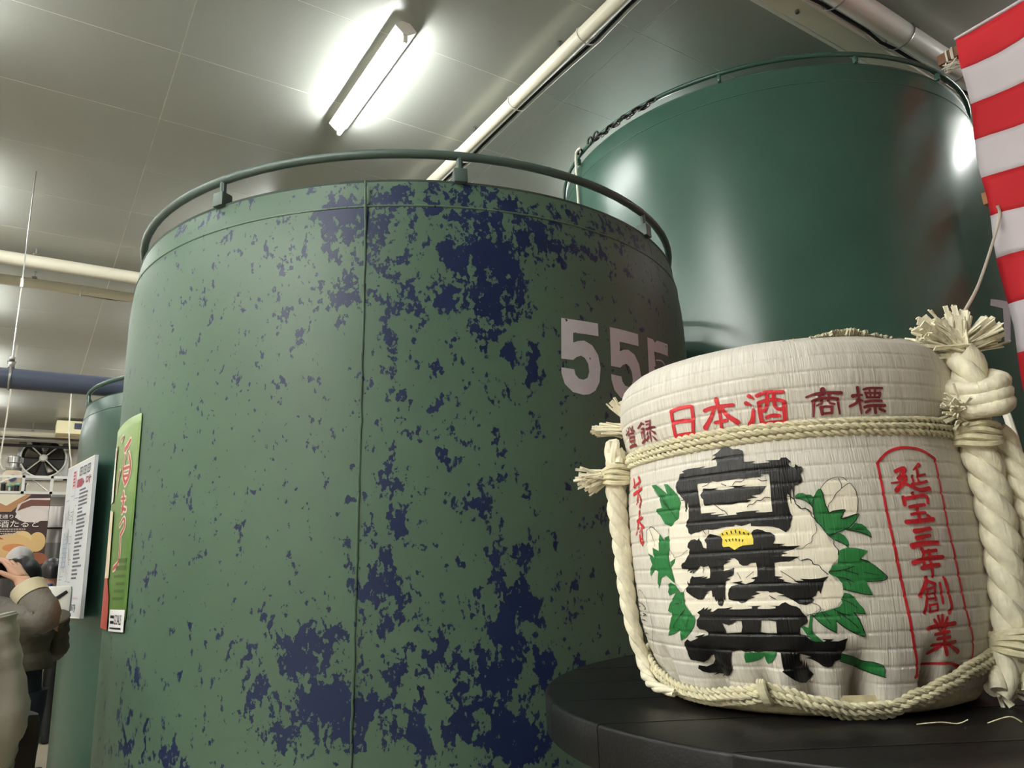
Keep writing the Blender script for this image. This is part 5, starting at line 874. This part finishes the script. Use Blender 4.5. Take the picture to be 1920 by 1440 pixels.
MB().box((.5, 14.0, 2.335), (.55, .03, .03)).build('brace_bar', M_chain, t)
w = MB().tube(smooth_path([(.52, 15, CEIL), (.54, 15, 4.3), (.56, 15, 4.0), (.60, 15, 3.7), (.64, 15, 3.4), (.64, 15, 2.2)], 6), .011, 8)
tag(w.build('pull_string', M_cream, loc=(.52, 15, CEIL)), 'thin cream pull string hanging before the far wall beside the fan', 'string')

# ---------------------------------------------------------------- brown product banner
t = thing('food_banner', (-.35, 12.0, 1.2), 'dark brown food banner with white lettering and a tart picture', 'banner')
bx0, bx1, bz0_, bz1_ = -1.05, .305, .75, 2.66
MB().box(((bx0+bx1)/2, 12.0, (bz0_+bz1_)/2), (bx1-bx0, .012, bz1_-bz0_)).build('sheet', mat('banner_brown', rgb(62, 40, 36), .5), t, smooth=False)
for x in (bx0+.1, bx1-.1): MB().tube([(x, 12.02, 0), (x, 12.02, bz1_)], .012, 8).build('stand_pole', M_steel, t)
def bf(nm, pts, off, m):
    b = MB(); b.add([Vector((p[0], 11.993-off, p[1])) for p in pts], [tuple(range(len(pts)))]); return b.build(nm, m, t, smooth=False)
ell = lambda cx, cz, rx, rz, a0=0, a1=2*pi, n=28: [(cx+rx*cos(a0+(a1-a0)*k/n), cz+rz*sin(a0+(a1-a0)*k/n)) for k in range(n+(abs(a1-a0-2*pi) > .01))]
bc = lambda n_, r, g, b__: mat('banner_'+n_, rgb(r, g, b__), .5)
bf('picture', [(bx0, 2.42), (-.13, 2.42), (.08, 2.655), (bx0, 2.655)], .001, bc('tan', 176, 128, 86))
bf('picture', [(-.5, 2.655), (-.19, 2.50), (.02, 2.655)], .002, bc('cream', 226, 218, 196))
bf('picture', [(.0, 2.30), (-.08, 2.42), (-.06, 2.52), (.06, 2.60), (.30, 2.61), (.30, 2.30)], .003, bc('cup', 214, 204, 198))
bf('picture', [(-.06, 2.43), (-.02, 2.53), (.08, 2.585), (.30, 2.58), (.30, 2.50), (.1, 2.50), (.0, 2.46)], .004, bc('cupbrown', 110, 66, 56))
bf('picture', ell(.11, 2.37, .18, .09), .0045, bc('milk', 222, 210, 206))
for cx, cz, rx, rz, cl in ((-.10, 1.93, .28, .20, (226, 186, 130)), (.20, 2.02, .10, .13, (224, 188, 128)), (.02, 2.06, .12, .11, (232, 200, 144)), (-.10, 1.97, .20, .10, (196, 112, 66)), (-.05, 1.95, .13, .05, (216, 140, 90)), (-.45, 1.90, .22, .16, (214, 150, 92)), (.22, 1.80, .12, .08, (150, 90, 60))):
    bf('picture', ell(cx, cz, rx, rz), .002+.0008*(cl[0] % 7), bc('p%d%d' % (cl[0], cl[1]), *cl))
bf('picture', [(bx0, 2.06), (-.17, 2.06), (-.22, 2.09), (bx0, 2.10)], .0075, bc('rust', 176, 92, 66))
def bt(s, x0, x1, z0, z1):
    b = MB()
    for pl in text_polys(s): b.add([Vector((x0+(x1-x0)*p[0], 11.985, z0+(z1-z0)*p[1])) for p in pl], [tuple(range(len(pl)))])
    return b.build('white_lettering', bc('white', 240, 236, 228), t, smooth=False)
bt('酒蔵通りの', -.36, -.02, 2.33, 2.385); bt('甘酒たると', -.36, .20, 2.215, 2.31)
b = MB(); rs_ = random.Random(5)
for k in range(5):
    q = -.5
    while q < .05-.05*k:
        ww = rs_.uniform(.015, .03); z = 2.185-.028*k; b.add([Vector((x, 11.988, zz)) for x, zz in ((q, z), (q+ww, z), (q+ww, z+.013), (q, z+.013))], [(0, 1, 2, 3)]); q += ww+.008
b.build('small_print', bc('grey', 200, 184, 172), t, smooth=False)

# ---------------------------------------------------------------- people at the left
M_skin = mat('skin', rgb(204, 158, 132), .5); M_hairb = mat('black_hair', rgb(26, 22, 24), .35, bump=(90, .004, .6, (1, 1, .1))); M_hairw = mat('grey_hair', rgb(176, 170, 168), .5, bump=(90, .004, .6, (1, 1, .1)))
def skin_mesh(name, nodes, edges, parent, m, sub=2):
    ks = list(nodes); me = bpy.data.meshes.new(name); o0 = ORG[parent]
    me.from_pydata([Vector(nodes[k][0])-o0 for k in ks], [(ks.index(a), ks.index(b_)) for a, b_ in edges], [])
    tmp = bpy.data.objects.new('tmp', me); COL.objects.link(tmp); tmp.modifiers.new('skin', 'SKIN'); 
    sv = me.skin_vertices[0].data
    for i, k in enumerate(ks):
        r = nodes[k][1]; sv[i].radius = r if isinstance(r, tuple) else (r, r); sv[i].use_root = (i == 0)
    sd = tmp.modifiers.new('sub', 'SUBSURF'); sd.levels = sub
    dg = bpy.context.evaluated_depsgraph_get(); dg.update()
    me2 = bpy.data.meshes.new_from_object(tmp.evaluated_get(dg)); me2.name = name; bpy.data.objects.remove(tmp); bpy.data.meshes.remove(me)
    me2.materials.clear(); me2.materials.append(m); me2.polygons.foreach_set('use_smooth', [True]*len(me2.polygons))
    o = bpy.data.objects.new(name, me2); COL.objects.link(o); o.parent = parent; ORG[o] = o0
    return o
def person(px, py, face, h, label, hair, hairm, coat, coat_hem, pants, sleeve_r=(.062, .048), arms=None, shoulder=.19, hair_len=0, group=None, coatw=1.0):
    t = thing('person', (px, py, 0), label, 'person'); k = h/1.65; ca, sa = cos(face), sin(face)
    def W(x, y, z): return Vector((px+x*ca-y*sa, py+x*sa+y*ca, z))   # local: +y is where the person faces
    s = lambda v: v*k
    N = {'pelvis': (W(0, 0, s(.92)), (s(.13), s(.10))), 'spine': (W(0, .01, s(1.12)), (s(.12), s(.09))), 'chest': (W(0, -.01, s(1.28)), (s(.14), s(.095))), 'neck0': (W(0, -.01, s(1.38)), s(.055)), 'neck': (W(0, .005, s(1.44)), s(.052)),
         'head0': (W(0, .02, s(1.49)), (s(.066), s(.074))), 'head1': (W(0, .018, s(1.55)), (s(.074), s(.092))), 'head2': (W(0, .008, s(1.60)), (s(.066), s(.08))), 'nose': (W(0, .112, s(1.525)), s(.012))}
    E = [('pelvis', 'spine'), ('spine', 'chest'), ('chest', 'neck0'), ('neck0', 'neck'), ('neck', 'head0'), ('head0', 'head1'), ('head1', 'head2'), ('head0', 'nose')]
    A = {}
    for sd in (-1, 1):
        q = 'l' if sd < 0 else 'r'
        N['hip'+q] = (W(sd*.09*k, 0, s(.86)), s(.085)); N['knee'+q] = (W(sd*.085*k, .01, s(.48)), s(.048)); N['ank'+q] = (W(sd*.08*k, -.02, s(.09)), s(.038)); N['toe'+q] = (W(sd*.085*k, .13, s(.04)), s(.03))
        E += [('pelvis', 'hip'+q), ('hip'+q, 'knee'+q), ('knee'+q, 'ank'+q), ('ank'+q, 'toe'+q)]
        sh_ = W(sd*shoulder*k, -.01, s(1.335))
        if arms and q in arms: el, wr = arms[q]; el, wr = Vector(el), Vector(wr)
        else: el, wr = W(sd*(shoulder+.06)*k, -.03, s(1.06)), W(sd*(shoulder+.05)*k, .06, s(.83))
        A[q] = (sh_, el, wr); d = (wr-el).normalized()
        sdv = d.cross(Vector((0, 0, 1)) if abs(d.z) < .8 else Vector((ca, sa, 0))).normalized(); palm = wr+d*s(.07)
        N['sh'+q] = (sh_, s(.058)); N['el'+q] = (el, s(.042)); N['wr'+q] = (wr, s(.029)); N['palm'+q] = (palm, (s(.036), s(.016)))
        E += [('chest', 'sh'+q), ('sh'+q, 'el'+q), ('el'+q, 'wr'+q), ('wr'+q, 'palm'+q)]
        nrm = d.cross(sdv).normalized()
        for fi in range(4):
            o_ = (fi-1.5)*s(.019); L = s((.064, .074, .07, .055)[fi]); a_ = palm+sdv*o_+d*s(.02); b__ = a_+d*L*.55+nrm*s(.006); c_ = b__+d*L*.40+nrm*s(.022)
            for nm_, p_, r_ in (('fa', a_, .0095), ('fb', b__, .0085), ('fc', c_, .007)): N[nm_+q+str(fi)] = (p_, s(r_))
            E += [('palm'+q, 'fa'+q+str(fi)), ('fa'+q+str(fi), 'fb'+q+str(fi)), ('fb'+q+str(fi), 'fc'+q+str(fi))]
        ta = wr+d*s(.03)-sdv*s(.03); tb = ta+d*s(.03)-sdv*s(.022)+nrm*s(.01); tcc = tb+d*s(.028)-sdv*s(.006)+nrm*s(.012)
        for nm_, p_, r_ in (('ta', ta, .012), ('tb', tb, .0105), ('tc', tcc, .008)): N[nm_+q] = (p_, s(r_))
        E += [('wr'+q, 'ta'+q), ('ta'+q, 'tb'+q), ('tb'+q, 'tc'+q)]
    body = skin_mesh('body', N, E, t, M_skin)
    # coat: lofted rings with creases
    b = MB(); zs_ = [coat_hem+(1.26-coat_hem)*q/4 for q in range(5)]+[1.33, 1.375, 1.41]
    rx_ = [.205, .195, .175, .18, .195, .19, .12, .075]; ry_ = [.155, .15, .13, .125, .13, .115, .085, .07]
    def cf(u, v):
        f = v*(len(zs_)-1); i = min(int(f), len(zs_)-2); q = f-i; a = 2*pi*u
        z = zs_[i]+(zs_[i+1]-zs_[i])*q; r1 = (rx_[i]+(rx_[i+1]-rx_[i])*q)*coatw; r2 = ry_[i]+(ry_[i+1]-ry_[i])*q
        w = 1+.05*noise.noise(Vector((cos(a)*2+px*9, sin(a)*2, z*5)))+.03*sin(a*7+z*8)*(1-v)
        return W(r1*k*w*cos(a), r2*k*w*sin(a)-.005, s(z))
    b.grid(cf, 40, 42); b.build('coat', coat, t, sharp=0, solid=.006)
    for q in 'lr':
        sh_, el, wr = A[q]; d = (wr-el); pts = smooth_path([sh_+(sh_-el)*.12, sh_, sh_.lerp(el, .5), el, el.lerp(wr, .5), el.lerp(wr, .86)], 6); n_ = len(pts)
        r0, r1 = sleeve_r; rr = [(r0+(r1-r0)*i/(n_-1))*k*(1+.10*noise.noise(pts[i]*22)+.06*sin(i*1.9))*(.55 if i == 0 else .8 if i == 1 else 1) for i in range(n_)]
        slv = MB().tube(pts, rr, 16); slv = slv.build('sleeve', coat, t, sharp=60)
        c_ = el.lerp(wr, .86); MB().tube([c_-d.normalized()*.05*k, c_, c_+d.normalized()*.004], [r1*k*1.1, r1*k*1.16, r1*k*1.1], 16).build('cuff', CUFF.get(label[:19], coat), slv)
    b = MB(); b.grid(lambda u, v: W(.155*k*(1-.1*v)*cos(2*pi*u), .118*k*(1-.1*v)*sin(2*pi*u), s(.84+.32*v)), 28, 6); b.build('trouser_seat', pants, t, sharp=0, solid=.005)
    for sd in (-1, 1):
        pts = smooth_path([W(sd*.085*k, -.005, s(.98)), W(sd*.09*k, 0, s(.82)), W(sd*.085*k, .005, s(.48)), W(sd*.08*k, -.02, s(.07))], 6); n_ = len(pts)
        MB().tube(pts, [(.092-.038*i/(n_-1))*k*(1+.05*noise.noise(pts[i]*14)) for i in range(n_)], 16).build('trouser_leg', pants, t)
        b = MB(); b.box(W(sd*.085*k, .05, .04), (.09, .25, .08), Matrix.Rotation(face, 3, 'Z'), bev=.03); b.build('shoe', M_black, t)
    # hair: cap lofted round the skull
    hc = W(0, .005, s(1.555))
    def hf(u, v):
        a = 2*pi*u; e_ = pi/2-v*(pi*.5+.35); back = .5-.5*sin(a)   # sin(a)=1 is the face side
        ex = -.55*(1-back)+hair_len*back*1.0
        z = s(.115)*sin(max(e_, -.25)); r = cos(max(e_, -.25))
        if v > .7: z -= (v-.7)/.3*(s(hair_len)*back+s(.0))
        if v > .55 and sin(a) > .2: r *= 1-.25*(v-.55)/.45*sin(a); z += s(.07)*(v-.55)/.45*sin(a)
        w = 1+.02*noise.noise(Vector((a*4, v*3, px)))
        return hc+(W(s(.093)*r*cos(a)*w, s(.112)*r*sin(a)*w, 0)-W(0, 0, 0))+Vector((0, 0, z))
    b = MB(); b.grid(hf, 36, 22); b.build('hair', hairm, t, sharp=0, solid=.01)
    for sd in (-1, 1):
        c_ = W(sd*.088*k, .01, s(1.535)); b = MB(); b.tube([c_+(W(0, .022*cos(w), 0)-W(0, 0, 0))*k+Vector((0, 0, .03*sin(w)*k)) for w in [2*pi*q/10 for q in range(10)]], .008*k, 6, closed=True); b.build('ear', M_skin, body)
        c_ = W(sd*.032*k, .098, s(1.55)); MB().lathe([(0, -.008), (.008, -.005), (.01, 0), (.008, .005), (0, .008)], 10, c_).build('eye', mat('eye_dark', rgb(40, 32, 30), .2), body)
    c_ = W(0, .094, s(1.488)); MB().box(c_, (.045*k, .012, .01), Matrix.Rotation(face, 3, 'Z'), bev=.003).build('mouth', mat('lips', rgb(176, 104, 98), .5), body)
    return t, A, W
M_taupe = mat('taupe_coat', rgb(104, 99, 90), .7, bump=(30, .01, .5)); M_lgrey = mat('pale_grey_coat', rgb(168, 164, 152), .6, bump=(24, .01, .5)); M_olive = mat('olive_brown_jacket', rgb(78, 70, 56), .7, bump=(30, .01, .5))
M_navy = mat('navy_trousers', rgb(26, 30, 46), .7); M_brownp = mat('dark_brown_trousers', rgb(58, 44, 38), .7); M_khaki = mat('khaki_trousers', rgb(92, 88, 72), .7); M_blackc = mat('black_jacket', rgb(24, 24, 28), .6)
M_check = mat('blue_check_shirt', rgb(60, 74, 140), .7); nt = M_check.node_tree; ck = nt.nodes.new('ShaderNodeTexChecker'); ck.inputs['Scale'].default_value = 34; ck.inputs['Color1'].default_value = rgb(48, 58, 118); ck.inputs['Color2'].default_value = rgb(104, 122, 190)
tc_ = nt.nodes.new('ShaderNodeTexCoord'); nt.links.new(tc_.outputs['Object'], ck.inputs['Vector']); nt.links.new(ck.outputs['Color'], nt.nodes['Principled BSDF'].inputs['Base Color'])
CUFF = {'person in taupe coa': mat('cuff_lining', rgb(206, 196, 166), .7)}
person(-.215, 2.92, radians(14), 1.60, 'person seen from behind in pale grey coat, nearest at left edge', 'black', M_hairb, M_lgrey, .93, M_brownp, hair_len=.03)
tp, A_, W_ = person(-.235, 3.60, radians(20), 1.62, 'person in taupe coat holding up a phone with raised arm', 'black', M_hairb, M_taupe, .86, M_khaki, arms={'r': ((.115, 3.52, 1.295), (.035, 3.60, 1.425)), 'l': ((-.50, 3.75, 1.25), (-.30, 3.98, 1.42))}, sleeve_r=(.075, .056))
hd = Vector((-.055, 3.66, 1.485))
b = MB().box(hd, (.15, .014, .075), Matrix.Rotation(radians(14), 3, 'Z'), bev=.005); tag(b.build('smartphone', mat('phone_black', rgb(14, 14, 18), .2), loc=hd), 'black phone held up sideways by the taupe coat person', 'phone')
person(.025, 4.55, radians(8), 1.545, 'person with black bobbed hair in olive jacket and navy trousers', 'black', M_hairb, M_olive, 1.09, M_navy, hair_len=.11, coatw=.92, arms={'r': ((.22, 4.665, 1.10), (.17, 4.84, 1.06))})
person(.02, 7.5, radians(-5), 1.73, 'white haired person in blue checked shirt before the brown banner', 'white', M_hairw, M_check, .88, M_khaki, hair_len=.0)
person(.30, 8.7, radians(10), 1.67, 'person with black hair in black jacket beside the map board', 'black', M_hairb, M_blackc, .88, M_blackc, hair_len=.05)
# bags
t = thing('shoulder_bag', (.045, 3.02, .93), 'dark brown leather shoulder bag hanging beside the pale grey coat', 'bag')
M_leath = mat('brown_leather', rgb(44, 30, 28), .4, bump=(60, .002, .4))
MB().box((.03, 3.14, .90), (.13, .24, .22), Matrix.Rotation(radians(14), 3, 'Z'), bev=.03).build('bag_body', M_leath, t)
MB().tube(smooth_path([(.02, 3.06, .99), (.0, 3.04, 1.15), (-.05, 2.98, 1.33), (-.15, 2.93, 1.385), (-.26, 3.02, 1.33), (-.26, 3.08, 1.2)], 6), .009, 8).build('strap', M_leath, t)
MB().box((.055, 3.03, .945), (.02, .014, .03), bev=.004).build('buckle', M_steel, t)
t = thing('tote_bag', (.34, 5.6, 1.27), 'white bag with a black stripe behind the black haired person', 'bag')
MB().box((.235, 5.6, 1.33), (.16, .10, .17), Matrix.Rotation(radians(-6), 3, 'Z'), bev=.025).build('bag_body', M_white, t)
MB().box((.235, 5.545, 1.345), (.12, .012, .02), Matrix.Rotation(radians(-35), 3, 'Y'), bev=.004).build('stripe', M_black, t)
w = MB().tube(smooth_path([(.02, 6.2, .02), (.06, 5.9, .05), (.12, 5.75, .2), (.2, 5.8, .30), (.25, 6.0, .28)], 6), .02, 8)
tag(w.build('hose', mat('dark_hose', rgb(40, 50, 46), .5), loc=(.02, 6.2, .02)), 'dark hose curling at the foot of the left green tank', 'hose')
